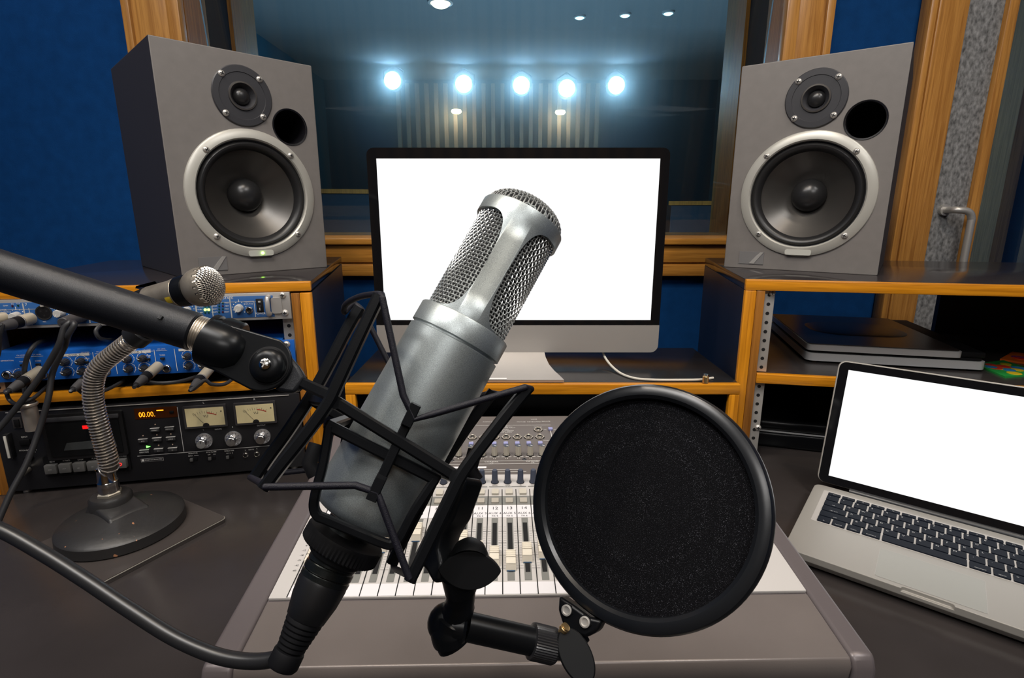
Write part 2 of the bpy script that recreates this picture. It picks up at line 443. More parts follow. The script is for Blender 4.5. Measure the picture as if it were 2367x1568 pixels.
# stage lamps
lampglow = mat('lamp_lens', (.1, .2, .4), .3, emit=(.45, .74, 1.0), estr=30)
lamp_px = [(908, 187), (1072, 195), (1205, 198), (1310, 205), (1424, 198)]
where = ['first from the left, above the loudspeaker side', 'second from the left', 'in the middle of the row', 'second from the right', 'at the right end of the row']
lampY = 5.9
haze_m = bpy.data.materials.new('halo_scatter'); haze_m.use_nodes = True
N, L = haze_m.node_tree.nodes, haze_m.node_tree.links; N.remove(N['Principled BSDF'])
vs_ = N.new('ShaderNodeVolumeScatter'); vs_.inputs['Density'].default_value = .60; vs_.inputs['Anisotropy'].default_value = .76; vs_.inputs['Color'].default_value = (.75, .9, 1, 1)
L.new(vs_.outputs[0], N['Material Output'].inputs['Volume'])
hz_ = M().box((LX0 + .02, 4.7, zb(-.3)), (LX1 - .02, 5.96, zb(LC - .02)), haze_m).obj('lamp_halo_volume')  # scattering volume added so that the stage lamps get halos
tag(hz_, 'haze volume added in front of the stage lamps to form their halos', 'haze', kind='stuff')
t0 = None
for (px, py), wd in zip(lamp_px, where):
    p = on_y(px, py, lampY)
    lab = 'bright blue-white stage lamp in the live room, ' + wd
    if t0 is None:
        t0 = t = thing('stage_lamp', lab, 'lamp', loc=p, group='row of blue stage lamps')
        M().lathe([(0, .16), (.05, .16), (.085, .10), (.09, -.02), (.084, -.02), (.078, .03), (0, .03)], black, axis=(0, 1, 0)).obj('housing', t)
        M().lathe([(0, -.012), (.04, -.008), (.075, .005), (.078, .02), (0, .02)], lampglow, axis=(0, 1, 0)).obj('lens', t)
        M().tube([(-.1, .05, 0), (-.1, .05, .10), (0, .05, .16), (.1, .05, .10), (.1, .05, 0)], .008, black).cyl((0, .05, .16), (0, .05, LC + Z0 - p.z), .012, black).obj('yoke', t)
    else:
        t = dup(t0, lab, loc=p)
    ld = bpy.data.lights.new('stage_lamp_light', 'SPOT'); ld.energy = 80; ld.color = (.09, .40, 1.0); ld.shadow_soft_size = .07
    ld.spot_size = 1.7; ld.spot_blend = 1.0
    lo = bpy.data.objects.new('stage_lamp_light', ld); C.objects.link(lo); lo.location = p - Vector((0, .06, 0)); lo.rotation_euler = (PI / 2 - .15, 0, 0)
# ceiling lamps of the live room
warmdisc = mat('downlight_disc', (.6, .5, .4), .4, emit=(1, .86, .62), estr=2.2)
bluedisc = mat('blue_downlight_disc', (.4, .6, .7), .4, emit=(.35, .85, 1.0), estr=3.0)
rim = mat('downlight_rim', (.5, .5, .5), .4)
def down(px, py, m_, label, grp, r):
    p = on_z(px, py, LC - .004)
    o = thing('downlight', label, 'ceiling light', loc=p, group=grp)
    M().lathe([(r, .004), (r * 1.25, .004), (r * 1.25, -.008), (r, -.012), (r, .004)], rim).obj('rim', o)
    M().ball((0, 0, -.004), r * .96, m_, 20, (1, 1, .55)).obj('diffuser', o)
down(1018, 4, warmdisc, 'warm round downlight at the top edge of the window', None, .07)
down(1340, 38, bluedisc, 'small cyan ceiling light, left one of the three at the upper right', 'three small cyan ceiling lights', .035)
down(1445, 33, bluedisc, 'small cyan ceiling light, middle one of the three at the upper right', 'three small cyan ceiling lights', .035)
down(1545, 28, bluedisc, 'small cyan ceiling light, right one of the three at the upper right', 'three small cyan ceiling lights', .035)
def wash(px, py, label):
    p = on_y(px, py, 6.32)
    o = thing('wall_light', label, 'wall light', loc=p, group='small oval wall lights below the stage lamps')
    M().lathe([(0, .02), (.05, .02), (.06, 0), (.045, -.02), (0, -.025)], warmdisc, axis=(0, 0, 1)).obj('shade', o)
    M().box((-.02, .03, -.015), (.02, .18, .015), rim).obj('bracket', o)
    ld = bpy.data.lights.new('wall_light_bulb', 'POINT'); ld.energy = 1.8; ld.color = (1, .80, .52); ld.shadow_soft_size = .05
    lo = bpy.data.objects.new('wall_light_bulb', ld); C.objects.link(lo); lo.location = p - Vector((0, .12, .07))
wash(1295, 260, 'small oval wall light under the fourth stage lamp')
wash(1055, 258, 'small oval wall light under the second stage lamp')
# ------------------------------------------------------------------ desk and its three housings
desk = thing('studio_desk', 'dark laminate studio desk carrying the whole equipment', 'desk', loc=(0, .3, zb(DESK)))
M().box((-1.45, -.0, -.03), (1.75, 1.1, 0), lam, .003).obj('worktop', desk)
for x in (-1.2, 0, 1.5): M().box((x, .25, -(DESK + Z0)), (x + .03, 1.0, -.031), lam2).obj('leg_panel', desk)

LC_ = yaw_frame(-.3254, .8649, DESK, .2012)      # front right bottom corner of the left housing
RC_ = yaw_frame(.3889, .8906, DESK, -.1861)      # front left bottom corner of the right housing
HT = -.111 - DESK                                 # height of both housings
def zl(z): return z - DESK
lamtop = mat('polished_dark_laminate', (.026, .022, .023), .13, spec=.5)
lw, dp = .508, .49
cl = thing('rack_cabinet', 'wood-edged dark rack cabinet on the left holding the rack equipment', 'rack cabinet', LC_)
S1 = zl(-.2725); S0 = zl(-.2885)
M().box((-lw, .012, HT - .0155), (0, dp, HT), lamtop, .0012).obj('top_board', cl)
M().box((-.018, .012, 0), (0, dp, HT - .0182), panelnavy).obj('side_panel', cl)
M().box((-lw, .012, 0), (-lw + .018, dp, HT - .0182), panelnavy).obj('side_panel', cl)
M().box((-lw + .0185, .012, S0), (-.0185, dp - .02, S1), lam).obj('shelf', cl)
M().box((-lw + .0185, dp - .015, 0), (-.0185, dp, HT - .0185), lam2).obj('back_panel', cl)
m = M().box((-lw, 0, HT - .0155), (0, .0118, HT - .0002), woodx, .0015).box((-lw + .0315, 0, S0), (-.0318, .0118, S1), woodx, .0015)
m.box((-.018, 0, 0), (0, .0118, HT - .0182), woodz, .0015).box((-lw, 0, 0), (-lw + .018, .0118, HT - .0182), woodz, .0015)
m.obj('wood_edging', cl)
for a, b in ((-.0315, -.0182), (-lw + .0182, -lw + .0315)):
    M().box((a, .001, S1 + .0005), (b, .3, HT - .0183), woodd, .001).obj('batten', cl)
    M().box((a, .001, 0), (b, .3, S0 - .0005), woodd, .001).obj('batten', cl)
def rail(parent, x0, x1, z0, z1, n, y=.012):
    m = M().box((x0, y, z0), (x1, y + .0025, z1), steel, .0004).box((x0 if x0 > -.2 and parent is not cl else x1 - .0022, y + .0026, z0), ((x0 + .0022) if x0 > -.2 and parent is not cl else x1, y + .028, z1), steel)
    xc = (x0 + x1) / 2
    for k in range(n):
        z = z0 + (z1 - z0) * (k + .5) / n
        m.cyl((xc, y - .0003, z), (xc, y + .001, z), .0030, void, 14)
    return m.obj('rack_rail', parent)
rail(cl, -.0500, -.0322, S1 + .001, HT - .0185, 9)
rail(cl, -lw + .0322, -lw + .0500, S1 + .001, HT - .0185, 9)

rw = .95
cr = thing('rack_cabinet', 'wide wood-edged open cabinet on the right with a shelf', 'cabinet', RC_)
R1, R0 = zl(-.2725), zl(-.2895)
UBP = RC_.px(2172, 700, -.415)[0]
M().box((0, .012, HT - .018), (rw, dp - .06, HT), lamtop, .0012).obj('top_board', cr)
M().box((0, .012, 0), (.018, dp - .06, HT - .0182), panelnavy).obj('side_panel', cr)
M().box((rw - .018, .012, 0), (rw, dp - .06, HT - .0182), panelnavy).obj('side_panel', cr)
M().box((.0185, .012, R0), (rw - .0185, dp - .06, R1), lam).obj('shelf', cr)
M().box((.0185, dp - .075, 0), (rw - .0185, dp - .0605, R0), lam2).box((UBP, dp - .075, R1), (rw - .0185, dp - .0605, HT - .0185), lam2).obj('back_panel', cr)
m = M().box((0, 0, HT - .018), (rw, .0118, HT - .0002), woodx, .0015).box((.0322, 0, R0), (rw - .02, .0118, R1), woodx, .0015)
m.box((0, 0, 0), (.018, .0118, HT - .0182), woodz, .0015).box((rw - .018, 0, 0), (rw, .0118, HT - .0182), woodz, .0015)
m.obj('wood_edging', cr)
M().box((.0182, .001, 0), (.0318, .3, HT - .0183), woodd, .001).obj('batten', cr)
r1 = rail(cr, .0325, .0500, R1 + .001, HT - .0185, 9)
r2 = rail(cr, .0325, .0500, .001, R0 - .001, 9)
scr = M().lathe([(0, -.0035), (.003, -.0032), (.0052, -.0012), (.0055, 0), (0, 0)], steel, axis=(0, 1, 0), n=18)
scr.box((-.0030, -.0037, -.0006), (.0030, -.0030, .0006), void).box((-.0006, -.0037, -.0030), (.0006, -.0030, .0030), void)
screw_me = scr.mesh('pan_screw')
for r_, px, py in ((r1, 1785, 677), (r2, 1752, 989), (r2, 1744, 1056)):
    a, b = RC_.px(px, py, -.012); link('screw', screw_me, r_, (a, .012, b))

br_y = .872
BT = -.2872
br = thing('desk_bridge', 'low wood-edged shelf bridging the gap behind the mixer, carrying the computer', 'shelf', loc=(0.052, br_y, zb(DESK)))
bx = .337; bh = BT - DESK
M().box((-bx, .012, bh - .018), (bx, .25, bh), mat('bridge_dark_laminate', (.014, .013, .014), .2), .001).obj('top_board', br)
M().box((-bx, .012, 0), (-bx + .017, .25, bh - .0182), lam2).obj('side_panel', br)
M().box((bx - .017, .012, 0), (bx, .25, bh - .0182), lam2).obj('side_panel', br)
M().box((-bx + .0172, .24, 0), (bx - .0172, .25, bh - .0182), lam2).obj('back_panel', br)
M().box((-bx, 0, bh - .0185), (bx, .0118, bh - .0002), woodx, .0012).box((-bx, 0, 0), (-bx + .017, .0118, bh - .0187), woodz, .0012).box((bx - .017, 0, 0), (bx, .0118, bh - .0187), woodz, .0012).obj('wood_edging', br)

# ------------------------------------------------------------------ studio monitors
SW, SD, SH = .26, .2916, .3733
def speaker(fr, label, led):
    t = thing('studio_monitor', label, 'loudspeaker', fr, group='pair of grey two-way studio monitors')
    WX, WZ, TX, TZ, PX, PZ = .1315, .139, .130, .303, .209, .2605
    body = M().box((0, 0, 0), (SW, SD, SH), spk_side, .0015).obj('cabinet', t)
    me = body.data; me.materials.append(spk_front)
    bpy.context.view_layer.update()
    cut(body, [M().cyl((WX, -.02, WZ), (WX, .085, WZ), .0945, void, 64), M().cyl((TX, -.02, TZ), (TX, .018, TZ), .046, void, 48), M().cyl((PX, -.02, PZ), (PX, .12, PZ), .0295, void, 48)])
    me = body.data
    k = {mm.name: i for i, mm in enumerate(me.materials) if mm}
    fi = list(me.materials).index(spk_front)
    for p in me.polygons:
        if p.normal.y < -.9 and p.center.y < .002: p.material_index = fi
    me.polygons.foreach_set('use_smooth', [False] * len(me.polygons))
    ax = (0, 1, 0)
    ring = M().lathe([(.0935, .002), (.0938, -.004), (.096, -.0065), (.106, -.0055), (.1105, -.0030), (.1115, 0), (.0935, .002)], spk_ring, (WX, 0, WZ), ax, 72).obj('woofer_ring', t)
    sr = M().lathe([(.0936, -.001), (.0915, -.0005), (.0895, -.004), (.0865, -.0062), (.0830, -.0055), (.0795, -.0015), (.0775, .003), (.0765, .006)], rubber, (WX, .003, WZ), ax, 72).obj('surround', t)
    cn = M().lathe([(.0768, .006), (.0765, .0075), (.060, .021), (.045, .032), (.034, .041), (.029, .044)], cone_m, (WX, .003, WZ), ax, 72).obj('cone', t)
    dc = M().lathe([(.0300, .046), (.0305, .043), (.0290, .036), (.0245, .0275), (.0175, .0212), (.009, .0178), (0, .0168)], cap_m, (WX, .003, WZ), ax, 48).obj('dust_cap', t)
    for i in range(4):
        a = PI / 4 + i * PI / 2; link('screw', screw_me, ring, (WX + .1005 * math.cos(a), -.006, WZ + .1005 * math.sin(a)), (0, .4, 0))
    tw = M().lathe([(.0440, .003), (.0490, .0005), (.0495, -.0015), (.048, -.003), (.0385, -.0032), (.0378, -.0022), (.0240, -.0022), (.0232, -.0040), (.0205, -.0042), (.0150, .006), (.0135, .0075)], twm, (TX, 0, TZ), ax, 56).obj('tweeter_plate', t)
    M().lathe([(.0236, -.0024), (.0232, -.0044), (.0208, -.0046), (.0180, .002), (.0176, .003)], mat('tweeter_lip', (.12, .11, .10), .28, metal=.6), (TX, 0, TZ), ax, 48).obj('horn_lip', tw)
    M().lathe([(.0142, .0075), (.0132, .0025), (.0095, -.0015), (.005, -.0032), (0, -.0037)], cap_m, (TX, 0, TZ), ax, 40).obj('tweeter_dome', t)
    for i in range(4):
        a = PI / 4 + i * PI / 2; link('screw', screw_me, tw, (TX + .0435 * math.cos(a), -.0028, TZ + .0435 * math.sin(a)), (0, .3, 0))
    M().lathe([(.0285, .118), (.0285, .004), (.0298, -.0008), (.0318, -.0012), (.0325, 0), (.0300, .002)], mat('port_black', (.008, .008, .010), .25), (PX, 0, PZ), ax, 48).cyl((PX, .117, PZ), (PX, .119, PZ), .0290, void, 40).obj('bass_port', t)
    # badge with a slanted silver stroke, bottom left
    bd = M().prism([(.028, .009), (.073, .009), (.073, .033), (.028, .033)], -.0012, -.0002, mat('badge_plate', (.17, .165, .165), .35), XZ)
    bd.prism([(.047, .010), (.056, .010), (.072, .0325), (.066, .0325), (.058, .024)], -.0022, -.0010, steel, XZ).obj('badge', t)
    lp = M().prism(rr(WX - .022, WZ - .1085, WX + .022, WZ - .0985, .0035), -.0072, -.0055, mat('led_plate', (.50, .50, .46), .3), XZ)
    lp.obj('indicator_plate', ring)
    if led:
        g = mat('green_led', (.3, .9, .1), .3, emit=(.45, 1, .10), estr=5)
        M().ball((WX + .002, -.0075, WZ - .1035), .0028, g, 12).obj('indicator_light', ring, label='lit green indicator')
    return t
spL = speaker(yaw_frame(-.5565, .9066, -.111, .7841), 'left grey studio monitor with a green light, angled on the left rack cabinet', True)
spR = speaker(yaw_frame(.429, 1.0942, -.111, -.6219), 'right grey studio monitor standing on the right cabinet', False)

# ------------------------------------------------------------------ all-in-one computer
IY = .985
ic = thing('desktop_computer', 'all-in-one computer with a blank white screen and silver chin, behind the microphone', 'computer', loc=(.011, IY, zb(BT)))
iw = .2645; zt = .1065 - BT; zc = -.2080 - BT; z0 = -.2610 - BT
alu = mat('anodised_aluminium', (.50, .475, .45), .38, metal=.55, bump=.03, bscale=1500)
bezel = mat('black_glass_bezel', (.006, .006, .007), .06, spec=.6)
pts = [(-iw, zc), (iw, zc), (iw, zt - .012)] + [(iw - .012 + .012 * math.cos(a), zt - .012 + .012 * math.sin(a)) for a in (PI / 8, PI / 4, 3 * PI / 8)] + [(iw - .012, zt), (-iw + .012, zt)] + [(-iw + .012 + .012 * math.cos(a), zt - .012 + .012 * math.sin(a)) for a in (5 * PI / 8, 3 * PI / 4, 7 * PI / 8)] + [(-iw, zt - .012)]
M().prism(pts, 0, .006, bezel, XZ).obj('bezel', ic)
M().rrect(-.2475, .0 + (-.1985 - BT), .2475, (.0885 - BT), -.0004, screen_mat('computer_screen', .58)).obj('screen', ic)
pts = rr(-iw, z0, iw, zc + .02, .014)
pts = [(x, min(z, zc - .0005)) for x, z in pts]
M().prism(pts, -.0005, .010, alu, XZ).obj('chin', ic)
M().box((-.25, .0105, z0 + .02), (.25, .040, zt - .012), alu, .014, seg=4).box((-.06, .038, .05), (.02, .066, .20), alu, .006).obj('back_shell', ic)
sb = []
for y, z in [(-.108, .0012), (-.085, .0014), (-.060, .0030), (-.035, .0075), (-.012, .0150), (.010, .0270), (.030, .055), (.045, .12)]: sb.append((y, z))
m = M(); n = len(sb); vs = []; fs = []
for i, (y, z) in enumerate(sb):
    w = .094 - .028 * min(1, max(0, (y + .108) / .15)) if i < 4 else .060
    w = [.096, .091, .083, .075, .070, .067, .066, .066][i]
    for sx in (-1, 1): vs.append((sx * w - .018, y, z + .005)); vs.append((sx * w - .018, y + .001, z))
for i in range(n - 1):
    a, b = 4 * i, 4 * (i + 1)
    fs += [(a, a + 2, b + 2, b), (a + 1, b + 1, b + 3, a + 3), (a, b, b + 1, a + 1), (a + 2, a + 3, b + 3, b + 2)]
fs += [(0, 1, 3, 2)]
m.add(vs, fs, alu); st = m.obj('stand', ic)
M().box((-.058, -.1075, .0066), (-.020, -.100, .0074), mat('white_paper', (.75, .74, .72), .6)).obj('paper_strip', st, label='small white paper strip')
# white cord and a brass plug on the bridge
def onb(px, py): return on_z(px, py, BT + .002)
wc = M().tube(spline([(.170, 1.05, zb(-.222)), (.172, 1.025, zb(-.25)), (.178, .985, zb(BT + .014)), (.192, .935, zb(BT + .0035)), (.212, .900, zb(BT + .0025)), (.245, .889, zb(BT + .0025)), (.29, .888, zb(BT + .0025)), (.325, .890, zb(BT + .0025)), (.352, .90, zb(BT + .0025))], 8), .0022, mat('white_cord', (.6, .57, .5), .5), 8).obj('power_cord')
tag(wc, 'thin white power cord trailing from behind the computer along the bridge shelf', 'cord')
p = onb(1633, 886)
bp = thing('cable_adapter', 'small brass barrel adapter standing on the bridge shelf at its right end', 'adapter', loc=(p.x, p.y + .006, zb(BT)))
brass = mat('brass', (.55, .38, .18), .3, metal=.9)
M().cyl((0, 0, 0), (0, 0, .013), .0052, brass, 20, bev=.001).obj('barrel', bp)
M().cyl((0, 0, .0131), (0, 0, .016), .0038, chrome, 16).obj('tip', bp)
# ------------------------------------------------------------------ rack equipment (local frame of the left housing, front at y = 0)
def lp(px, py, n=0.0): return LC_.px(px, py, n)
XD, ZD, YO = (1, 0, 0), (0, 0, 1), (0, -1, 0)
unit_blue = mat('unit_blue_paint', (.028, .105, .30), .4, bump=.05, bscale=900)
comp_blue = mat('vivid_blue_paint', (.008, .100, .42), .38, bump=.05, bscale=900)
silver = mat('anodised_silver', (.50, .48, .46), .35, metal=.5)
knobw = mat('grey_white_knob', (.48, .47, .45), .4)
knobk = mat('black_knob', (.020, .020, .022), .4)
gled = mat('dark_green_led', (.006, .05, .03), .3)
yled = mat('lit_yellow_green_led', (.5, .8, .05), .3, emit=(.75, 1, .10), estr=3)
rled = mat('dark_red_led', (.06, .006, .012), .3)
UX0, UX1 = -.4755, -.0325
rack = dict()
def fluted(r, h, mt, top, n=24, taper=.9, mark=white, ang=.0, depth=.06):
    """a fluted knob, axis pointing out of the panel (-y)"""
    m = M(); vs = []; fs = []; k = n * 2
    for yy, rr_ in ((0, r), (-h * .92, r * taper), (-h, r * taper * .9)):
        for i in range(k):
            q = rr_ * (1 if i % 2 else 1 - depth); a = 2 * PI * i / k
            vs.append((q * math.cos(a), yy, q * math.sin(a)))
    for j in range(2):
        for i in range(k): fs.append((j * k + i, j * k + (i + 1) % k, (j + 1) * k + (i + 1) % k, (j + 1) * k + i))
    m.add(vs, fs, mt); m.add([vs[2 * k + i] for i in range(k)], [tuple(range(k))], top)
    e = Vector((math.cos(ang), 0, math.sin(ang))); g = Vector((-e.z, 0, e.x)); y = Vector((0, -h - .0002, 0)); w = r * .09
    m.quad(y + e * r * .1 + g * w, y + e * r * .1 - g * w, y + e * r * .8 - g * w, y + e * r * .8 + g * w, mark)
    y2 = Vector((0, -h * .3, 0)); y1 = Vector((0, -h, 0))
    m.quad(y1 + e * r * .86 + g * w, y1 + e * r * .86 - g * w, y2 + e * r * 1.02 - g * w, y2 + e * r * 1.02 + g * w, mark)
    return m.mesh('knob')
def dots(m, x, z, r, mt, y=-.0034, a0=-45, a1=225, n=11, s=.0006, ring=False):
    for i in range(n):
        a = math.radians(a0 + (a1 - a0) * i / (n - 1))
        cx, cz = x + r * math.cos(a), z + r * math.sin(a)
        m.rrect(cx - s, cz - s, cx + s, cz + s, y, mt)
    if ring:
        for i in range(24):
            p = [math.radians(a0 + (a1 - a0) * (i + d) / 24) for d in (0, 1)]
            q = [(x + rr_ * math.cos(a), y, z + rr_ * math.sin(a)) for a in p for rr_ in (r * .93, r * .98)]
            m.quad(q[0], q[1], q[3], q[2], mt)
def jack_mesh(r, mt):
    return M().lathe([(r * .55, .006), (r * .55, -.0035), (r * .62, -.0042), (r * .78, -.0042), (r * .82, -.0030), (r * .84, -.0012), (r, -.0010), (r, 0), (r * .55, .006)], mt, axis=(0, 1, 0), n=24).cyl((0, .003, 0), (0, -.0009, 0), r * .56, void, 20).mesh('jack')
xlr_me = M().lathe([(.0092, .003), (.0092, -.0008), (.0108, -.0012), (.0112, 0), (.0092, .003)], black, axis=(0, 1, 0), n=32).cyl((0, .0015, 0), (0, -.0004, 0), .0092, blackm, 28)
for a in (30, 150, 270): xlr_me.cyl((.0045 * math.cos(math.radians(a)), -.0003, .0045 * math.sin(math.radians(a))), (.0045 * math.cos(math.radians(a)), -.0006, .0045 * math.sin(math.radians(a))), .0013, void, 10)
xlr_me.box((-.0025, -.0022, .0088), (.0025, .0005, .0125), steel, .0008)
xlr_me = xlr_me.mesh('xlr_socket')

# --- audio interface, one rack unit
A0, A1 = zl(-.1702), zl(-.1268)
PFY = -.003                      # face of the front plates
ai = thing('audio_interface', 'blue and silver rack audio interface with white knobs, top of the left rack', 'audio interface', LC_)
M().box((UX0 + .02, .001, A0 + .001), (UX1 - .02, .26, A1 - .001), silver, .001).obj('chassis', ai)
m = M().box((UX0, PFY, A0), (UX1, .0008, A1), silver, .0006).obj('front_plate', ai)
xe = lp(633, 700)[0]
fp = M().box((UX0 + .018, PFY - .0006, A0 + .0045), (xe, PFY + .0005, A1 - .0045), unit_blue, .0002).obj('blue_panel', ai)
Y = PFY - .0009
kw = fluted(.0062, .012, knobw, knobw, ang=-2.2)
tx = M()
def kn(px, py, parent=ai, me=kw, y=PFY - .0006, label=None, name='knob'):
    x, z = lp(px, py); return link(name, me, parent, (x, y, z), label=label), x, z
for px, py in ((555, 711), (435, 716), (145, 722), (44, 729), (300, 722)):
    o, x, z = kn(px, py); dots(tx, x, z, .0098, white, Y)
    tx.rrect(x - .0004, z + .0105, x + .0004, z + .0135, Y, white)
for px in (105, 262, 212):
    x, z = lp(px, 722 if px == 105 else 716); link('xlr_socket', xlr_me, ai, (x, PFY - .0006, z))
jk = jack_mesh(.0056, chrome)
x, z = lp(578, 716); link('headphone_socket', jk, ai, (x, PFY - .0006, z), label='chrome headphone socket')
x0, z0_ = lp(592, 690); x1, z1 = lp(612, 721)
sw = M().box((x0, PFY - .0016, z1), (x1, PFY, z0_), black, .0006)
sw.box((x0 + .003, PFY - .0030, z1 + .002), (x1 - .003, PFY - .0014, (z0_ + z1) / 2), black, .0008).rrect((x0 + x1) / 2 - .0004, z1 + .0035, (x0 + x1) / 2 + .0004, z1 + .0075, PFY - .0032, white)
sw.rrect(x0 + .0035, z0_ - .006, x1 - .0035, z0_ - .0035, PFY - .0018, dim); sw.obj('power_switch', ai)
hx0, hz0 = lp(620, 686); hx1, hz1 = lp(624, 727); hx0 += .0022
h = M().tube([(hx0 - .001, PFY, hz0), (hx0 - .001, -.013, hz0)], .0036, silver, 12).tube([(hx0 - .001, -.013, hz0), (hx0 - .001, -.016, hz0 - .004), (hx0 - .001, -.016, hz1 + .006), (hx0 - .001, -.013, hz1 + .002)], .0036, silver, 12).tube([(hx0 - .001, -.013, hz1 + .002), (hx0 - .001, PFY, hz1 + .002)], .0036, silver, 12)
h.prism(rr(hx0 + .002, hz1 + .002, hx0 + .018, hz0 - .001, .004), PFY - .003, PFY, silver, XZ); h.obj('rack_handle', ai)
for px, py in ((654, 682), (660, 723)):
    x, z = lp(px, py); link('screw', screw_me, ai, (x, PFY, z))
for px, a, b, w in ((535, 683, 730, .0009), (492, 697, 731, .0006), (455, 700, 733, .0012), (590, 694, 728, .0005), (58, 703, 745, .0009), (70, 702, 712, .0005), (205, 700, 745, .0009), (345, 700, 745, .0009)):
    x, _ = lp(px, 710); tx.rrect(x - w, A0 + .005, x + w, A1 - .0055 if w > .0005 else A1 - .013, Y, dim)
xa = lp(455, 710)[0]
tx.rrect(xa, A1 - .0135, xe - .012, A1 - .0129, Y, dim); tx.rrect(UX0 + .02, A1 - .0150, xa, A1 - .0144, Y, dim)
def T(px, py, s, sz, mt=white, m=None, y=None, sx=1.0):
    x, z = lp(px, py); (m or tx).text(s, (x, Y if y is None else y, z), sz, mt, XD, ZD, sx)
T(512, 689, 'DIGITAL STATE', .0052); T(603, 724, 'POWER', .0045); T(577, 697, 'MONITOR', .0032); T(577, 702, 'CH. 9/10', .0030)
T(478, 700, 'LINE  IN OUT', .0030); T(64, 704, '7', .0058); T(196, 704, '8', .0058); T(463, 709, 'HI GAIN', .0028, m=tx); T(463, 715, '+4 dBu', .0028); T(464, 722, '-10 dBV', .0028)
T(17, 706, 'GAIN', .0026); T(33, 702, 'SIG', .0026); T(46, 701, 'CLIP', .0026); T(10, 716, 'POWER', .0030); T(10, 721, 'REGULATION', .0026); T(107, 743, 'MIC', .0026)
for r_, (a, b) in enumerate((('WCK', 'TCO'), ('SPDIF', 'MEM'), ('ADAT1', 'MIDI'), ('ADAT2', 'HOST'))):
    T(498, 700 + 7 * r_, a, .0028); T(526, 700 + 6.8 * r_, b, .0028)
tx.obj('lettering', ai)
ledm = M().box((-.0011, -.0008, -.0011), (.0011, 0, .0011), gled).mesh('led')
ledr = M().box((-.0011, -.0008, -.0011), (.0011, 0, .0011), rled).mesh('led')
ledy = M().ball((0, -.0004, 0), .0021, yled, 12).mesh('led')
def led(px, py, me, parent=ai, label=None):
    x, z = lp(px, py); link('indicator_light', me, parent, (x, PFY - .0007, z), label=label)
for px in (476.5, 484.5):
    led(px, 707.5, ledm); led(px, 715.3, ledy, label='lit yellow green indicator'); led(px, 722, ledm)
for r_ in range(4):
    led(508.5, 700 + 6.9 * r_, ledm); led(517, 700 + 6.8 * r_, ledr if r_ in (1, 3) else ledm)
led(33, 706.5, ledr); led(46, 705.5, ledm)

# --- blue channel processor
B0, B1 = zl(-.2515), zl(-.2052)
cp = thing('channel_processor', 'bright blue rack processor with black knobs and plugged jacks, lower unit of the left rack', 'rack processor', LC_)
M().box((UX0 + .020, .001, B0 + .001), (UX1 - .02, .17, B1 - .0008), comp_blue, .001).obj('chassis', cp)
M().box((UX0, PFY, B0), (UX1, .0008, B1), comp_blue, .0006).obj('front_plate', cp)
tx = M(); Y = PFY - .0004
kb = fluted(.0058, .012, knobk, knobk, n=12, ang=2.6, taper=.72, depth=.12)
jb = jack_mesh(.0066, chrome)
x1c, _ = lp(155, 835); x2c, _ = lp(298, 827); pitch = x2c - x1c
zt_, zb_ = lp(155, 835)[1], lp(160, 858)[1]; dxk = lp(191, 832)[0] - x1c
jkx = []
for k in range(-1, 3):
    xo = x1c + pitch * k
    for dx in (0, dxk):
        for zz in (zt_, zb_):
            if k == -1 and not (dx and zz == zb_): continue
            if xo + dx > UX1 - .012: continue
            link('knob', kb, cp, (xo + dx, PFY, zz)); dots(tx, xo + dx, zz, .0088, white, Y, n=11, s=.00045, ring=True)
    tx.rrect(xo - .012, B1 - .0105, xo + dxk + .012, B1 - .0065, Y, white) if k >= 0 and xo + dxk < UX1 else None
    if k >= 0 and xo < UX1 - .03: tx.text('CHANNEL %d' % (k + 1), (xo + dxk / 2, Y - .0002, B1 - .0085), .0038, inkm, XD, ZD)
    for f_ in (-.018, dxk + .017):
        if UX0 < xo + f_ < UX1 - .002 and (k >= 0 or f_ > 0): tx.rrect(xo + f_ - .0004, B0 + .004, xo + f_ + .0004, B1 - .006, Y, white)
    for dx in (-.0565, -.036):
        if k >= 0 and UX0 < xo + dx:
            tx.text('THRES', (xo + dx, Y, B1 - .0155), .0028, white, XD, ZD); tx.text('CH. LEVEL', (xo + dx, Y, B1 - .0055), .0026, white, XD, ZD)
            tx.rrect(xo + dx - .008, B1 - .0085, xo + dx + .008, B1 - .0080, Y, white)
            link('button', M().box((-.003, -.0035, -.0016), (.003, 0, .0016), black, .0006).mesh('button') if not jkx else bmesh_btn, cp, (xo + dx, PFY, B1 - .0205)); 
            if not jkx: bmesh_btn = [o for o in C.objects if o.name.startswith('button')][0].data
            link('jack_socket', jb, cp, (xo + dx + .003, PFY, zb_ - .003)); jkx.append(xo + dx + .003)
x, z = lp(20, 865); link('jack_socket', jb, cp, (x, PFY, z))
T(20, 833, 'SEPARATION', .0028, m=tx, y=Y); tx.obj('lettering', cp)
x, z = lp(665, 795); link('screw', screw_me, cp, (x - .001, PFY, z))
jacks_z = zb_ - .003

# --- cassette deck, three rack units
D0, D1 = zl(-.4305), zl(-.2972)
deck_black = mat('deck_black_face', (.012, .012, .014), .33, bump=.03, bscale=1200)
cd = thing('cassette_deck', 'black rack cassette deck with two cream level meters, bottom of the left rack', 'cassette deck', LC_)
M().box((UX0 + .02, .001, D0 + .002), (UX1 - .01, .28, D1 - .001), black, .001).obj('chassis', cd)
m = M().box((UX0, PFY, D0), (UX1, .0008, D1), deck_black, .0012)
m.box((UX0 + .02, PFY - .0012, D1 - .0030), (UX1 - .016, PFY, D1 - .0015), steel, .0004); m.obj('front_plate', cd)
tx = M(); Y = PFY - .0004
def DT(px, py, s, sz, mt=white, sx=1.0): T(px, py, s, sz, mt, tx, Y, sx)
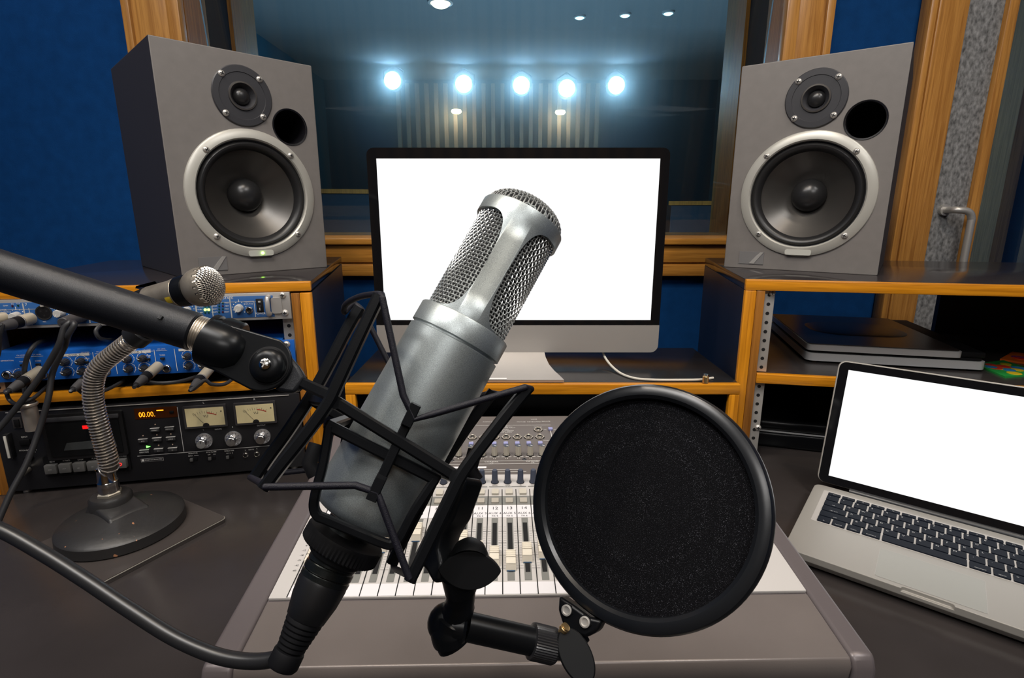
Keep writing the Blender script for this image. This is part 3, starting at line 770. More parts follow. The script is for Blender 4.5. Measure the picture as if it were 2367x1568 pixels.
# cassette door
x0, z1 = lp(98, 957); x1, z0_ = lp(304, 1046)
z1 = lp(290, 945)[1]
d = M().prism(rr(x0, z0_, x1, z1, .004), PFY - .006, PFY, black, XZ)
d.prism(rr(x0 + .006, z0_ + .006, x1 - .006, z1 - .014, .002), PFY - .0072, PFY - .0058, mat('smoked_window', (.006, .007, .008), .08), XZ)
d.box((x0 + .004, PFY - .0085, z1 - .011), (x1 - .004, PFY - .005, z1 - .004), mat('door_bar', (.05, .05, .055), .3), .0012)
dr = d.obj('cassette_door', cd)
w = (x1 - x0)
M().prism([(x0 + w * .22, z0_ + .016), (x1 - w * .12, z0_ + .016), (x1 - w * .14, z0_ + .030), (x0 + w * .27, z0_ + .028)], PFY - .0078, PFY - .0071, mat('cassette_grey', (.055, .06, .062), .3), XZ).obj('cassette', dr)
x, z = lp(206, 982); M().box((x - .004, PFY - .0080, z - .0028), (x + .004, PFY - .0071, z + .0028), mat('red_marker', (.6, .01, .01), .4, emit=(1, .01, .01), estr=.5)).obj('red_marker', dr, label='bright red marker')
# transport buttons
grey_btn = mat('grey_button', (.10, .098, .095), .4)
tb = [(114, 142), (144, 172), (174, 202), (205, 233), (236, 263), (274, 301)]
x0, _ = lp(109, 1080); x1, _ = lp(305, 1065); za = lp(128, 1074)[1]
M().prism(rr(x0, za - .018, x1, za + .0165, .002), PFY - .003, PFY, blackm, XZ).obj('button_tray', cd)
bw = lp(142, 1078)[0] - lp(114, 1079)[0]; bs = (lp(274, 1067)[0] - lp(114, 1079)[0]) / 5.0
xb = lp(114, 1079)[0]; zbn = lp(128, 1078)[1]
btm = M().box((0, -.0085, -.0075), (bw, -.0005, .0075), grey_btn, .0012).mesh('transport_button')
for k in range(6):
    x = xb + bs * k; link('transport_button', btm, cd, (x, PFY - .002, zbn)); cx = x + bw / 2
    s_ = ['REW', 'F FWD', 'STOP', 'PLAY', 'PAUSE', 'RECORD'][k]
    tx.text(s_, (cx + .001, PFY - .0034, zbn + .0104), .0034, white, XD, ZD)
    yy = PFY - .0108
    if k == 0: tx.text('<<', (cx, yy, zbn), .0045, dim, XD, ZD)
    if k == 1: tx.text('>>', (cx, yy, zbn), .0045, dim, XD, ZD)
    if k in (2, 3): tx.rrect(cx - .0015, zbn - .0008, cx + .0015, zbn, yy, dim)
    if k == 5:
        M().lathe([(.0015, 0), (.0028, 0), (.0028, -.0006), (.0015, -.0006)], mat('record_red', (.6, .03, .03), .4, emit=(1, .05, .04), estr=.4), (cx, yy + .0003, zbn), (0, 1, 0), 20).obj('record_mark', cd)
# counter display
amber = mat('amber_digits', (.5, .2, .02), .4, emit=(1, .26, .008), estr=1.7)
x0, z1 = lp(312, 948); x1, z0_ = lp(414, 962)
dsp = M().box((x0, PFY - .0006, z0_), (x1, PFY, z1 + .003), mat('amber_window', (.05, .012, .002), .12)).obj('counter_display', cd)
x, z = lp(342, 957); x2, z2 = lp(372, 947)
M().text('00.00.', (x, PFY - .0009, z), .0125, amber, XD, ZD, .78).rrect(x2 - .005, z2 - .0009, x2 + .005, z2 + .0009, PFY - .0009, amber).obj('digits', dsp, label='glowing amber digits')
DT(388, 953, 'RESET', .0034)
smallbtn = M().box((-.0068, -.003, -.0030), (.0068, 0, .0030), mat('charcoal_button', (.03, .03, .032), .4), .0006).box((-.0068, -.0032, .0030), (.0068, -.0002, .0034), dim).mesh('small_button')
tinyled = M().ball((0, -.0006, 0), .0011, mat('amber_led_off', (.35, .25, .18), .4), 10).mesh('led')
for px, py, s_ in ((361, 992, 'REPEAT'), (395, 989, 'MEMO IN'), (334, 1017, 'RTZ'), (366, 1014, 'LOC 1'), (398, 1012, 'LOC 2'), (337, 1042, 'DIRECTION'), (370, 1039, '[ ]'), (402, 1037, '( )'), (399, 951, '')):
    x, z = lp(px, py)
    if s_: link('button', smallbtn, cd, (x, PFY, z)); tx.text(s_, (x, PFY - .0034, z - .0002), .0026, white, XD, ZD)
    else: M().box((x - .003, PFY - .002, z - .002), (x + .003, PFY, z + .002), blackm, .0004).obj('reset_button', cd)
for px, py in ((361, 980), (333, 1006), (365, 1004), (397, 1002), (369, 1028), (401, 1026)):
    x, z = lp(px, py); link('indicator_light', tinyled, cd, (x, PFY, z))
x, z = lp(345, 1031)
M().prism([(x - .0028, z - .002), (x + .003, z), (x - .0028, z + .002)], PFY - .0010, PFY, mat('green_arrow', (.1, .7, .1), .4, emit=(.15, 1, .10), estr=2), XZ).obj('direction_light', cd, label='lit green arrow')
x, za = lp(419, 990); _, zb2 = lp(428, 1042); _, zt2 = lp(412, 940)
tx.rrect(x - .0005, zb2, x + .0005, zt2, Y, dim)
x0, zz = lp(320, 1053); x1, _ = lp(640, 1030); tx.rrect(x0, zz - .0005, x1, zz + .0005, Y, dim)
x, z = lp(354, 1061); tx.rrect(x - .0165, z - .003, x + .0165, z + .003, Y, dim); tx.rrect(x - .0160, z - .0026, x + .0160, z + .0026, Y - .0001, deck_black)
tx.text('DOLBY B-C NR HX PRO', (x + .002, Y - .0002, z), .0028, white, XD, ZD, .85); tx.rrect(x - .0150, z - .0018, x - .0118, z + .0018, Y - .0002, white)
# level meters
cream = mat('cream_meter_face', (.62, .53, .30), .5, var=.06, vscale=30)
mframe = mat('meter_frame', (.035, .033, .035), .3)
for px0, py0, px1, py1, ch in ((424, 938, 530, 982, 'L'), (541, 932, 643, 975, 'R')):
    xa, z1 = lp(px0, py0); xb_, z0_ = lp(px1, py1)
    if ch == 'L': zm1, zm0 = z1, z0_
    mt_ = M()
    mt_.prism(rr(xa, zm0, xb_, zm1, .0015), PFY - .004, PFY, mframe, XZ)
    mm = mt_.obj('level_meter', cd)
    fx0, fx1, fz0, fz1 = xa + .0035, xb_ - .0035, zm0 + .0035, zm1 - .0035
    f_ = M().rrect(fx0, fz0, fx1, fz1, PFY - .0043, cream)
    cx = (fx0 + fx1) / 2; yy = PFY - .0046; cz = fz0 - .012; R = .034
    for k in range(11):
        a = math.radians(118 - 56 * k / 10); e = Vector((math.cos(a), 0, math.sin(a))); g = Vector((-e.z, 0, e.x))
        o = Vector((cx, yy, cz)); l_ = .0032 if k % 2 else .0045
        f_.quad(o + e * R - g * .0002, o + e * (R + l_) - g * .0002, o + e * (R + l_) + g * .0002, o + e * R + g * .0002, inkm)
    for k in range(10):
        q = []
        for d_ in (0, 1):
            a = math.radians(84 - 24 * (k + d_) / 10); q += [(cx + r_ * math.cos(a), yy, cz + r_ * math.sin(a)) for r_ in (R - .0002, R + .0012)]
        f_.quad(q[0], q[1], q[3], q[2], redp)
    f_.text('VU', (cx + .001, yy, (fz0 + fz1) / 2 + .001), .0058, inkm, XD, ZD)
    f_.cyl((fx1 - .004, yy + .0003, fz1 - .0075), (fx1 - .004, yy - .0002, fz1 - .0075), .0010, inkm, 10)
    f_.obj('meter_face', mm)
    a = Vector((cx, PFY - .0052, fz0 + .001)); b = Vector((cx - .017, PFY - .0052, fz1 - .0075)); g = Vector((.00022, 0, .00012))
    M().quad(a - g, a + g, b + g, b - g, inkm).lathe([(.0048, 0), (.0048, -.0012), (0, -.0014)], black, (cx, PFY - .0043, fz0 + .0005), (0, 1, 0), 20, PI, 2 * PI).obj('needle', mm)
    DT(*((472, 930) if ch == 'L' else (589, 922)), ch, .0045)
# metal knobs with clear skirts
acry = mat('clear_skirt', (.62, .62, .64), .18, metal=.75)
turned = mat('turned_aluminium', (.72, .71, .70), .22, metal=1, bump=.12, bscale=60, stretch=(1, 1, 30))
kme = M().lathe([(0, -.0172), (.0066, -.0172), (.0074, -.0165), (.0080, -.0045), (.0084, -.0042)], turned, axis=(0, 1, 0), n=40).lathe([(.0084, -.0042), (.0128, -.0030), (.0130, 0), (0, 0)], acry, axis=(0, 1, 0), n=40)
for k in range(11):
    a = math.radians(-50 + 28 * k); e = Vector((math.cos(a), 0, math.sin(a))); g = Vector((-e.z, 0, e.x)) * .0003; o = Vector((0, -.0042, 0))
    kme.quad(o + e * .0095 - g, o + e * .012 - g, o + e * .012 + g + V(0, .0006, 0), o + e * .0095 + g, inkm)
kme.quad((-.0005, -.0175, .002), (.0005, -.0175, .002), (.0005, -.0175, .0062), (-.0005, -.0175, .0062), inkm)
kme = kme.mesh('level_knob')
for px, py in ((474, 1017), (541, 1012), (608, 1007)):
    x, z = lp(px, py); link('level_knob', kme, cd, (x, PFY, z), label='turned aluminium knob with clear skirt')
DT(506, 991, 'INPUTS', .0032); DT(472, 992, 'L', .0030); DT(539, 986, 'R', .0030); DT(605, 982, 'OUTPUT', .0034)
sl = M().box((-.0055, -.0010, -.003), (.0055, 0, .003), blackm, .0003).box((-.0052, -.0040, -.0026), (-.0008, -.0005, .0026), grey_btn, .0004).mesh('slide_switch')
for px, py, a, b in ((450, 1060, 'MONITOR', 'INPUT   AUTO'), (492, 1057, 'MPX FILTER', 'OFF      ON'), (533, 1054, 'DOLBY NR', 'OFF  B   C')):
    x, z = lp(px, py); link('slide_switch', sl, cd, (x, PFY, z)); tx.text(a, (x, Y, z + .0105), .0030, white, XD, ZD); tx.text(b, (x, Y, z + .0062), .0024, white, XD, ZD)
jd = jack_mesh(.0044, chrome)
for px, py in ((569, 1050), (595, 1048), (622, 1047)):
    x, z = lp(px, py); link('jack_socket', jd, cd, (x, PFY, z))
DT(568, 1039, 'L', .0026); DT(582, 1038, 'INPUTS', .0026); DT(595, 1036, 'R', .0026)
# left end: power button, eject, pitch lever, small switch, white plate, rack bolt
x, z = lp(43, 976); M().box((x - .006, PFY - .001, z - .009), (x + .006, PFY, z + .009), mframe, .0006).box((x - .003, PFY - .003, z - .006), (x + .004, PFY, z + .006), blackm, .0006).obj('power_button', cd)
x, z = lp(62, 1019); M().box((x - .007, PFY - .003, z - .005), (x + .007, PFY, z + .004), blackm, .0006).obj('eject_button', cd); tx.text('EJECT', (x, Y, z + .0075), .0034, white, XD, ZD)
x, z = lp(70, 1082)
M().cyl((x, PFY, z), (x - .002, -.022, z - .002), .0042, nickel, 20, bev=.0006).obj('pitch_knob', cd)
x2, z2 = lp(72, 1056); M().cyl((x2, PFY, z2), (x2, -.010, z2), .006, blackm, 16, bev=.001).obj('timer_switch', cd)
tx.text('PITCH CONTROL', (x2, Y, z2 + .0125), .0030, white, XD, ZD); tx.text('OFF   ON', (x2 + .004, Y, z2 + .0085), .0026, white, XD, ZD)
tx.quad((x2 + .0002, Y, z2 - .007), (x2 + .0008, Y, z2 - .007), (x + .0020, Y, z + .006), (x + .0014, Y, z + .006), white)
x0, z1 = lp(9, 1008, .0115); x1, z0_ = lp(27, 1058, .0115)
M().box((x0 - .002, PFY - .010, z0_ - .002), (x1 + .002, PFY, z1 + .002), black, .001).box((x0, PFY - .0115, z0_), (x1, PFY - .0095, z1), mat('pale_plate', (.55, .53, .48), .4), .0006).obj('side_handle', cd, label='black handle with pale plate')
for px, sx_ in ((30, .010), (687, -.004)):
    x = lp(px, 1110)[0] + sx_; M().cyl((x, .01, .0003), (x, .01, D0 + .0022), .006, steel, 16).obj('foot', cd)
x, z = lp(686, 955); M().box((x - .006, PFY - .0006, z - .0022), (x + .004, PFY, z + .0028), blackm, .0012).rrect(x - .006, z - .0032, x + .004, z - .0026, PFY - .0008, dim).obj('rack_slot', cd)
tx.obj('lettering', cd)

# --- plugs and cables in the rack
bar_m = mat('worn_plug_barrel', (.50, .44, .33), .4, metal=.4, bump=.1, bscale=300)
boot_m = mat('rubber_boot', (.045, .043, .045), .55)
def W(p): return LC_.mat @ Vector(p)
def plug_cable(x, z, dirv, path, label, r=.0028, L1=.030, rb=.0076, tip=True, group='plugs and cables in the left rack', y0=None):
    """a jack plug sitting in the panel at local x,z and its cable; path = local points after the boot"""
    t = thing('audio_cable', label, 'cable', LC_, group=group)
    d = Vector(dirv).normalized(); p = Vector((x, PFY - .005 if y0 is None else y0, z))
    M().cyl(p, p + d * L1, rb, bar_m, 20, bev=.001).obj('barrel', t)
    M().cyl(p + d * L1 * .93, p + d * (L1 + .012), rb * .98, blackm, 20, bev=.0005).lathe([(rb * 1.0, 0), (rb * 1.0, .0012)], silver, p + d * L1, d, 20).obj('collar', t)
    e = p + d * (L1 + .030)
    M().lathe([(rb * .92, 0), (rb * .80, .010), (rb * .62, .018), (r, .0182)], boot_m, p + d * (L1 + .0121), d, 18).obj('boot', t)
    pts = spline([p + d * (L1 + .0298), e + d * .006] + [Vector(q) for q in path], 8)
    M().tube(pts, r, cable_m, 9).obj('cord', t)
    return t
jx = lambda px, py: lp(px, py)
out = (-.10, -1, -.18)
def P(px, py, n): a, b = lp(px, py, n); return (a, -n, b)
x, z = lp(102, 852); plug_cable(x, z, (-.15, -1, -.22), [P(14, 905, .05), P(22, 925, .045), P(42, 935, .056), P(75, 922, .052), P(104, 898, .010), P(116, 886, -.03)], 'black cable with a worn plug, leftmost of those in the blue processor')
x, z = lp(238, 850); plug_cable(x, z, (-.15, -1, -.22), [P(178, 900, .055), P(200, 912, .045), P(240, 904, .03), P(280, 884, -.004), P(292, 872, -.03)], 'black cable with a metal plug in the blue processor, just behind the gooseneck')
x, z = lp(372, 842); plug_cable(x, z, (-.15, -1, -.22), [P(330, 882, .05), P(365, 886, .04), P(410, 883, .03), P(450, 872, .004), P(475, 860, -.03)], 'black cable with a metal plug in the blue processor, right of the gooseneck')
x, z = lp(488, 850); plug_cable(x, z, (-.12, -1, -.22), [P(472, 880, .05), P(490, 889, .045), P(520, 888, .03), P(545, 870, .002), P(556, 856, -.03)], 'black cable plugged in the blue processor, half hidden by the boom clutch')
x, z = lp(82, 733); plug_cable(x, z, (-.2, -1, -.06), [P(6, 752, .062), P(0, 775, .062), P(-4, 820, .05), P(-25, 880, .05)], 'grey cable with a worn plug in the audio interface, near the left edge', L1=.020, rb=.0085)
x, z = lp(20, 732); plug_cable(x, z, (-.2, -1, -.06), [P(-60, 760, .06), P(-90, 800, .06), P(-120, 900, .05)], 'metal plug in the audio interface cut by the left edge of the picture', L1=.020, rb=.0085)
# dark double cable hanging from the interface and crossing the deck
t = thing('cable_pair', 'two long black cables hanging together from the audio interface across the deck', 'cable', LC_)
x, z = lp(196, 728)
M().cyl((x, PFY - .001, z), (x - .006, -.045, z - .004), .0085, boot_m, 18, bev=.001).obj('plug', t)
M().tube(spline([(x - .006, -.044, z - .004), P(162, 745, .05), P(148, 760, .055), P(135, 800, .06), P(100, 860, .06), P(60, 915, .065), P(20, 965, .07), P(-20, 1010, .08)], 8), .0042, cable_m, 10).obj('cord', t)
M().tube(spline([(x - .006, -.044, z - .008), P(172, 748, .055), P(158, 775, .058), P(150, 800, .045), P(122, 860, .05), P(112, 920, .06), P(92, 990, .07), P(62, 1070, .09), P(25, 1140, .11), P(-8, 1215, .13)], 8), .0040, cable_m, 10).obj('cord', t)
t = thing('audio_cable', 'short cable loop between the two blue rack units', 'cable', LC_)
M().tube(spline([P(232, 752, .012), P(222, 765, .02), P(228, 780, .02), P(245, 786, .005), P(262, 785, -.03)], 8), .0030, cable_m, 9).obj('cord', t)
t = thing('audio_cable', 'dark cable arching over the left part of the blue processor', 'cable', LC_)
M().tube(spline([P(102, 788, -.03), P(85, 795, .004), P(68, 815, .018), P(58, 845, .02), P(56, 875, .02), P(58, 905, .03), P(62, 925, .036), P(63, 932, .036)], 8), .0034, cable_m, 9).obj('cord', t)
x, z = lp(63, 925, .036)
M().cyl((x, -.036, z + .002), (x, -.036, z - .012), .0088, boot_m, 20).obj('boot', t)
a = lp(63, 940, .036)[1]; b = lp(66, 1003, .036)[1]
M().lathe([(.0105, 0), (.0118, -.0015), (.0118, -.004), (.0098, -.006), (.0098, b - a), (.0088, b - a), (.0088, b - a + .01), (0, b - a + .01)], mat('worn_chrome', (.50, .44, .38), .30, metal=.55), (x, -.036, a + .006), (0, 0, 1), 28).obj('plug_shell', t, label='worn chrome plug shell')
# ------------------------------------------------------------------ mixing console (panel plane: x right, z up the slope, y into the body)
psi, phi = math.radians(1.2), math.radians(6.7)
mu = Vector((math.cos(psi), math.sin(psi), 0)); mw = Vector((-math.sin(psi) * math.cos(phi), math.cos(psi) * math.cos(phi), math.sin(phi)))
MF = Frame((.03, .364, -.36 + Z0), mu, -(mu.cross(mw)), mw)
mx = thing('mixing_console', 'grey and white digital mixing console with rows of faders, lying in front of the computer', 'mixing console', MF)
con_grey = mat('console_grey_metal', (.185, .160, .150), .33, metal=.25, bump=.06, bscale=700, var=.06, vscale=14)
con_cheek = mat('console_side_grey', (.145, .125, .128), .36, metal=.25, bump=.04, bscale=700)
con_brown = mat('console_upper_panel', (.120, .103, .095), .42)
con_white = mat('console_white_panel', (.55, .525, .505), .42)
con_white2 = mat('console_pale_label', (.78, .76, .78), .45)
con_mid = mat('console_mid_grey', (.20, .20, .185), .45)
cream_cap = mat('cream_fader_cap', (.74, .68, .57), .4)
ivory = mat('ivory_button', (.56, .52, .44), .4)
pale_led_btn = mat('pale_lit_button', (.42, .38, .32), .35)
navy_knob = mat('slate_blue_knob', (.045, .055, .085), .4)
lilac = mat('lilac_button', (.30, .31, .56), .4)
tanknob = mat('beige_knob', (.52, .48, .40), .45)
SB = .4225
sp, cp_ = math.sin(phi), math.cos(phi)
yF = .0765; yB = .0765 + SB * sp
body = [(0.004, .0015), (SB, .0015), (SB - yB * sp, yB * cp_), (-yF * sp + .003, yF * cp_), (.0, .006)]   # (z, y)
def sidep(m, x0, x1, prof, mt):
    n = len(prof); vs = [(x0, y, z) for z, y in prof] + [(x1, y, z) for z, y in prof]
    m.add(vs, [tuple(range(n)), tuple(reversed(range(n, 2 * n)))] + [(i, n + i, n + (i + 1) % n, (i + 1) % n) for i in range(n)], mt)
m = M(); sidep(m, -.2555, .2505, body, con_cheek); m.obj('chassis', mx)
def cheek(x0, x1):
    yF2, yB2 = yF - .0002, yB - .0002
    m = M(); sidep(m, x0, x1, [(.001, .0035), (.004, -.0005), (SB, -.0005), (SB - yB2 * sp, yB2 * cp_), (-yF2 * sp - .002, yF2 * cp_), (-.003, .010)], con_cheek)
    o = m.obj('side_cheek', mx); b = o.modifiers.new('bevel', 'BEVEL'); b.width = .004; b.segments = 3; b.limit_method = 'ANGLE'; b.angle_limit = .5; return o
cheek(-.2820, -.2560); cheek(.2510, .2720)
m = M(); sidep(m, -.2553, .2503, [(-.0020, .006), (.002, -.0002), (.0700, -.0002), (.0700, .003), (.004, .003), (-.0020, .02)], con_grey)
o = m.obj('wrist_rest', mx); b = o.modifiers.new('bevel', 'BEVEL'); b.width = .0025; b.segments = 3; b.limit_method = 'ANGLE'; b.angle_limit = .6
M().box((-.2545, -.0022, .0712), (.2500, .0014, .2655), con_white, .0006).obj('fader_panel', mx)
M().box((-.2545, -.0012, .2660), (.2500, .0014, SB - .001), con_brown, .0004).obj('input_panel', mx)
tx = M(); YW = -.0025; YB_ = -.0015
c0, pc = -.2376, .0167
def ch(k): return c0 + pc * (k - .5)
NC = 17
lab = M()
for k in range(1, NC + 1):
    x = ch(k); h = pc / 2 - .0005
    lab.rrect(x - h, .0720, x + h, .0865, YW, con_white2)
    lab.rrect(x - h, .1815, x + h, .2030, YW, con_white2)
    lab.rrect(x - h + .0001, .2042, x + h - .0001, .2205, YW, con_mid)
    lab.rrect(x - .0036, .0885, x + .0036, .1805, YW, con_mid)
    lab.rrect(x - .0024, .0990, x + .0024, .1722, YW - .0002, void)
    for q in range(18):
        z = .1045 + .0036 * q; w_ = .0005 if q % 5 else .0
        for sg in (-1, 1): lab.rrect(*( (x + sg * .0042, z - .00015, x + sg * (.0070 if w_ else .0078), z + .00015) if sg > 0 else (x - (.0070 if w_ else .0078), z - .00015, x - .0042, z + .00015)), YW, inkm if not w_ else dim)
for k in range(NC + 1):
    x = c0 + pc * k; lab.rrect(x - .0005, .0715, x + .0005, .2335, YW - .0002, void)
lab.obj('channel_strips', mx)
ax_ = {9: 'AUX 1', 10: 'AUX 2', 11: 'AUX 3', 12: 'AUX 4', 13: 'AUX 5', 14: 'AUX 6', 15: 'AUX 7', 16: 'AUX 8'}
for k in range(1, 17):
    x = ch(k)
    tx.text(str(k), (x, YW - .0002, .1975), .0066, inkm, XD, ZD, 1.15)
    if k > 8: tx.text(ax_[k], (x, YW - .0002, .1885), .0048, inkm, XD, ZD, 1.08); tx.text('FX %d' % (k - 8), (x, YW - .0002, .1838), .0036, inkm, XD, ZD)
    else: tx.text(str(k + 16), (x, YW - .0002, .1885), .0046, inkm, XD, ZD)
tx.text('MASTER', (ch(17), YW - .0002, .1930), .0040, inkm, XD, ZD, .9)
for s_, z in (('+10', .172), ('+6', .1655), ('0', .155), ('-4', .147), ('-8', .140), ('-12', .133), ('-18', .126), ('-24', .119), ('-42', .112), ('-60', .105)):
    tx.text(s_, (c0 - .0050, YW, z), .0030, inkm, XD, ZD)
# faders
fc = M().box((-.0050, -.0100, -.0005), (.0050, -.0022, .0100), cream_cap, .0008).box((-.0050, -.0100, -.0095), (.0050, -.0022, -.0008), cream_cap, .0008)
fc.add([(-.0052, -.0022, -.0118), (.0052, -.0022, -.0118), (.0050, -.0098, -.0090), (-.0050, -.0098, -.0090)], [(0, 1, 2, 3)], cream_cap)
for q in range(3): fc.box((-.0046, -.0106, .0014 + .0028 * q), (.0046, -.0099, .0026 + .0028 * q), cream_cap, .0003)
fc.rrect(-.0049, -.00055, .0049, -.00035, -.0101, inkm).box((-.0042, -.0030, -.0128), (.0042, -.0024, .0110), mat('fader_blue_skirt', (.02, .06, .12), .4))
fc = fc.mesh('fader_cap')
fpos = [.120, .105, .118, .148, .140, .132, .156, .140, .146, .143, .126, .1185, .1125, .1235, .128, .115, .135]
for k in range(1, NC + 1): link('fader_cap', fc, mx, (ch(k), -.0002, fpos[k - 1]))
btnA = M().prism(rr(-.0042, -.0048, .0042, .0048, .0010), -.0050, -.0022, ivory, XZ).mesh('channel_button')
btnB = M().prism(rr(-.0042, -.0040, .0042, .0040, .0004), -.0042, -.0022, pale_led_btn, XZ).mesh('select_button')
for k in range(1, NC + 1):
    link('channel_button', btnA, mx, (ch(k), 0, .2270)); link('select_button', btnB, mx, (ch(k), -.0003, .2105))
# dark encoder row
kd = M().lathe([(.0046, 0), (.0044, -.0015), (.0038, -.003), (.0034, -.0165), (.0026, -.0178), (0, -.0180)], navy_knob, axis=(0, 1, 0), n=22).cyl((0, -.0001, 0), (0, -.0006, 0), .0050, blackm, 22).mesh('encoder_knob')
for k in range(1, 20):
    link('encoder_knob', kd, mx, (-.2370 + .0159 * k, -.0022, .2490))
for k in range(5):
    x0 = -.1893 + .0477 * k; tx.rrect(x0 - .0070, .2385, x0 + .0385, .2400, YW, con_mid)
    tx.text(('DYNAMICS', 'EQ LOW', 'EQ LO-MID', 'EQ HI-MID', 'EQ HIGH')[k], (x0 + .0160, YW - .0002, .23925), .0022, white, XD, ZD)
    for j, s_ in enumerate(('GAIN', 'FREQ', 'Q')): tx.text(s_, (x0 + .0159 * j, YW, .2422), .0026, inkm, XD, ZD)
tx.text('MIX STATUS', (ch(10) + .006, YW, .2345), .0036, redp, XD, ZD)
tx.text('ALL INPUT', (ch(9), YW - .0003, .2172), .0028, mat('lime_print', (.3, .45, .05), .5), XD, ZD)
# upper input panel: numbered trim knobs, jacks, lilac pad buttons
kt = M(); kt.lathe([(.0050, 0), (.0050, -.001)], blackm, axis=(0, 1, 0), n=20)
vs = []; fs = []
for yy, r_ in ((-.001, .0040), (-.0150, .0037)):
    for i in range(28): a = 2 * PI * i / 28; q = r_ * (1 if i % 4 < 3 else .88); vs.append((q * math.cos(a), yy, q * math.sin(a)))
for i in range(28): fs.append((i, (i + 1) % 28, 28 + (i + 1) % 28, 28 + i))
kt.add(vs, fs, tanknob).cyl((0, -.0151, 0), (0, -.0149, 0), .0036, navy_knob, 20)
kt.quad((.0002, -.0153, .0004), (.0030, -.0153, -.0015), (.0026, -.0153, -.0024), (-.0003, -.0153, -.0003), white); kt = kt.mesh('trim_knob')
hexn = M().lathe([(.0028, .002), (.0028, -.0040), (.0036, -.0045), (.0046, -.0030), (.0050, -.0022)], nickel, axis=(0, 1, 0), n=20).lathe([(.0068, -.0012), (.0066, -.0024), (.0044, -.0026)], nickel, axis=(0, 1, 0), n=6).cyl((0, -.0030, 0), (0, -.0032, 0), .0028, void, 16).lathe([(.0070, -.0011), (.0070, -.0013), (.0, -.0013)], blackm, axis=(0, 1, 0), n=24).mesh('jack_nut')
pb = M().box((-.0032, -.0045, -.0030), (.0032, -.0012, .0030), lilac, .0006).mesh('pad_button')
for k in range(1, 17):
    x = .0174 + .01615 * (k - 16)
    link('trim_knob', kt, mx, (x, -.0012, .3120)); link('jack_socket', hexn, mx, (x, 0, .3585)); link('pad_button', pb, mx, (x - .0006, 0, .3395))
    tx.text(str(k), (x, YB_, .3035), .0038, white, XD, ZD, 1.2); tx.text(str(k), (x, YB_, .3470), .0030, white, XD, ZD, 1.2)
    tx.rrect(x - .0066, .3070, x - .0020, .3078, YB_, white); tx.rrect(x + .0020, .3070, x + .0066, .3078, YB_, white)
    dots(tx, x, .3120, .0060, dim, YB_, -40, 220, 9, .0003)
link('jack_socket', hexn, mx, (.0165, 0, .3790), label='single jack socket above the row'); link('pad_button', pb, mx, (.0345, 0, .3790))
for x0, x1, z in ((-.25, .045, .2975), (-.25, .045, .2905), (-.25, .036, .3930), (-.25, -.012, .2772), (-.25, -.006, .2725)): tx.rrect(x0, z - .0003, x1, z + .0003, YB_, white)
tx.rrect(-.0123, .2715, -.0117, .2775, YB_, white)
tx.rrect(.0342, .349, .0350, .376, YB_, white); tx.rrect(.022, .3485, .0350, .3493, YB_, white)
tx.rrect(-.110, .2810, -.0575, .2850, YB_, con_white2)
tx.text('COAXIAL', (-.051, YB_, .2955), .0036, white, XD, ZD, 1.2); tx.text('L/R', (-.051, YB_, .2925), .0030, white, XD, ZD, 1.2)
tx.text('OPTICAL', (.0035, YB_, .2955), .0036, white, XD, ZD, 1.2); tx.text('L/R', (.0035, YB_, .2925), .0030, white, XD, ZD, 1.2)
for i in range(8):
    tx.text(('PHONES', 'INPUT ASSIGN', 'DIGITAL IN  OUT', 'CLOCK RATE')[i % 4], (-.037 + (.002 * (i % 3)), YB_, .3905 - .0026 * i), .0026, white, XD, ZD, 1.6) if i not in (3,) else None
tx.text('MOUSE  KEYBOARD', (.004, YB_, .4030), .0034, white, XD, ZD, 1.2); tx.text('REMOTE', (.030, YB_, .4040), .0034, white, XD, ZD); tx.text('WAVE', (.012, YB_, .4110), .0034, white, XD, ZD); tx.text('AUDIO OUT / PANEL', (-.050, YB_, .4040), .0034, white, XD, ZD)
tx.text('PHONES', (.0165, YB_, .3870), .0030, white, XD, ZD); tx.text('MIC', (.0270, YB_, .3790), .0026, white, XD, ZD); tx.text('LINE', (.0420, YB_, .3790), .0026, white, XD, ZD)
for px, py in ((1212, 1062), (1045, 1065)):
    a, b = MF.px(px, py, .0012); link('screw', M().lathe([(0, -.0012), (.0020, -.0010), (.0030, 0)], twm, axis=(0, 1, 0), n=16).cyl((0, -.0011, 0), (0, -.0013, 0), .0010, void, 6).mesh('panel_screw'), mx, (a, -.0012, b), label='dark panel screw')
# right hand control section
M().box((.075, -.0016, .295), (.205, -.0008, .375), mat('dark_display', (.01, .012, .015), .1), .0004).obj('display', mx)
gb = M().prism(rr(-.0050, -.0036, .0050, .0036, .0008), -.0050, -.0022, con_mid, XZ).mesh('control_button')
for i in range(6):
    for j in range(4): link('control_button', gb, mx, (.070 + .0185 * i, 0, .125 + .028 * j))
jw = M().lathe([(.0165, -.0022), (.0165, -.0035), (.0150, -.0045), (.0138, -.0050), (.0132, -.0150), (.0118, -.0165), (0, -.0168)], gloss, axis=(0, 1, 0), n=40).lathe([(.0168, -.0022), (.0168, -.0042), (.0150, -.0044)], con_mid, axis=(0, 1, 0), n=40)
a, b = MF.px(1716, 1240, .010); link('jog_wheel', jw.mesh('jog_wheel'), mx, (a - .006, 0, b))
a, b = MF.px(1690, 1288, .004)
M().prism([(a - .030, b - .012), (a + .006, b - .012), (a + .020, b + .006), (a + .014, b + .010), (a - .030, b + .010)], -.0075, -.0022, con_mid, XZ).obj('grey_pad_block', mx)
tx.text('PARAMETER', (.2330, YW, .1500), .0026, inkm, XD, ZD); tx.text('DEC  INC', (.176, YW, .0835), .0030, inkm, XD, ZD)
tx.obj('lettering', mx)

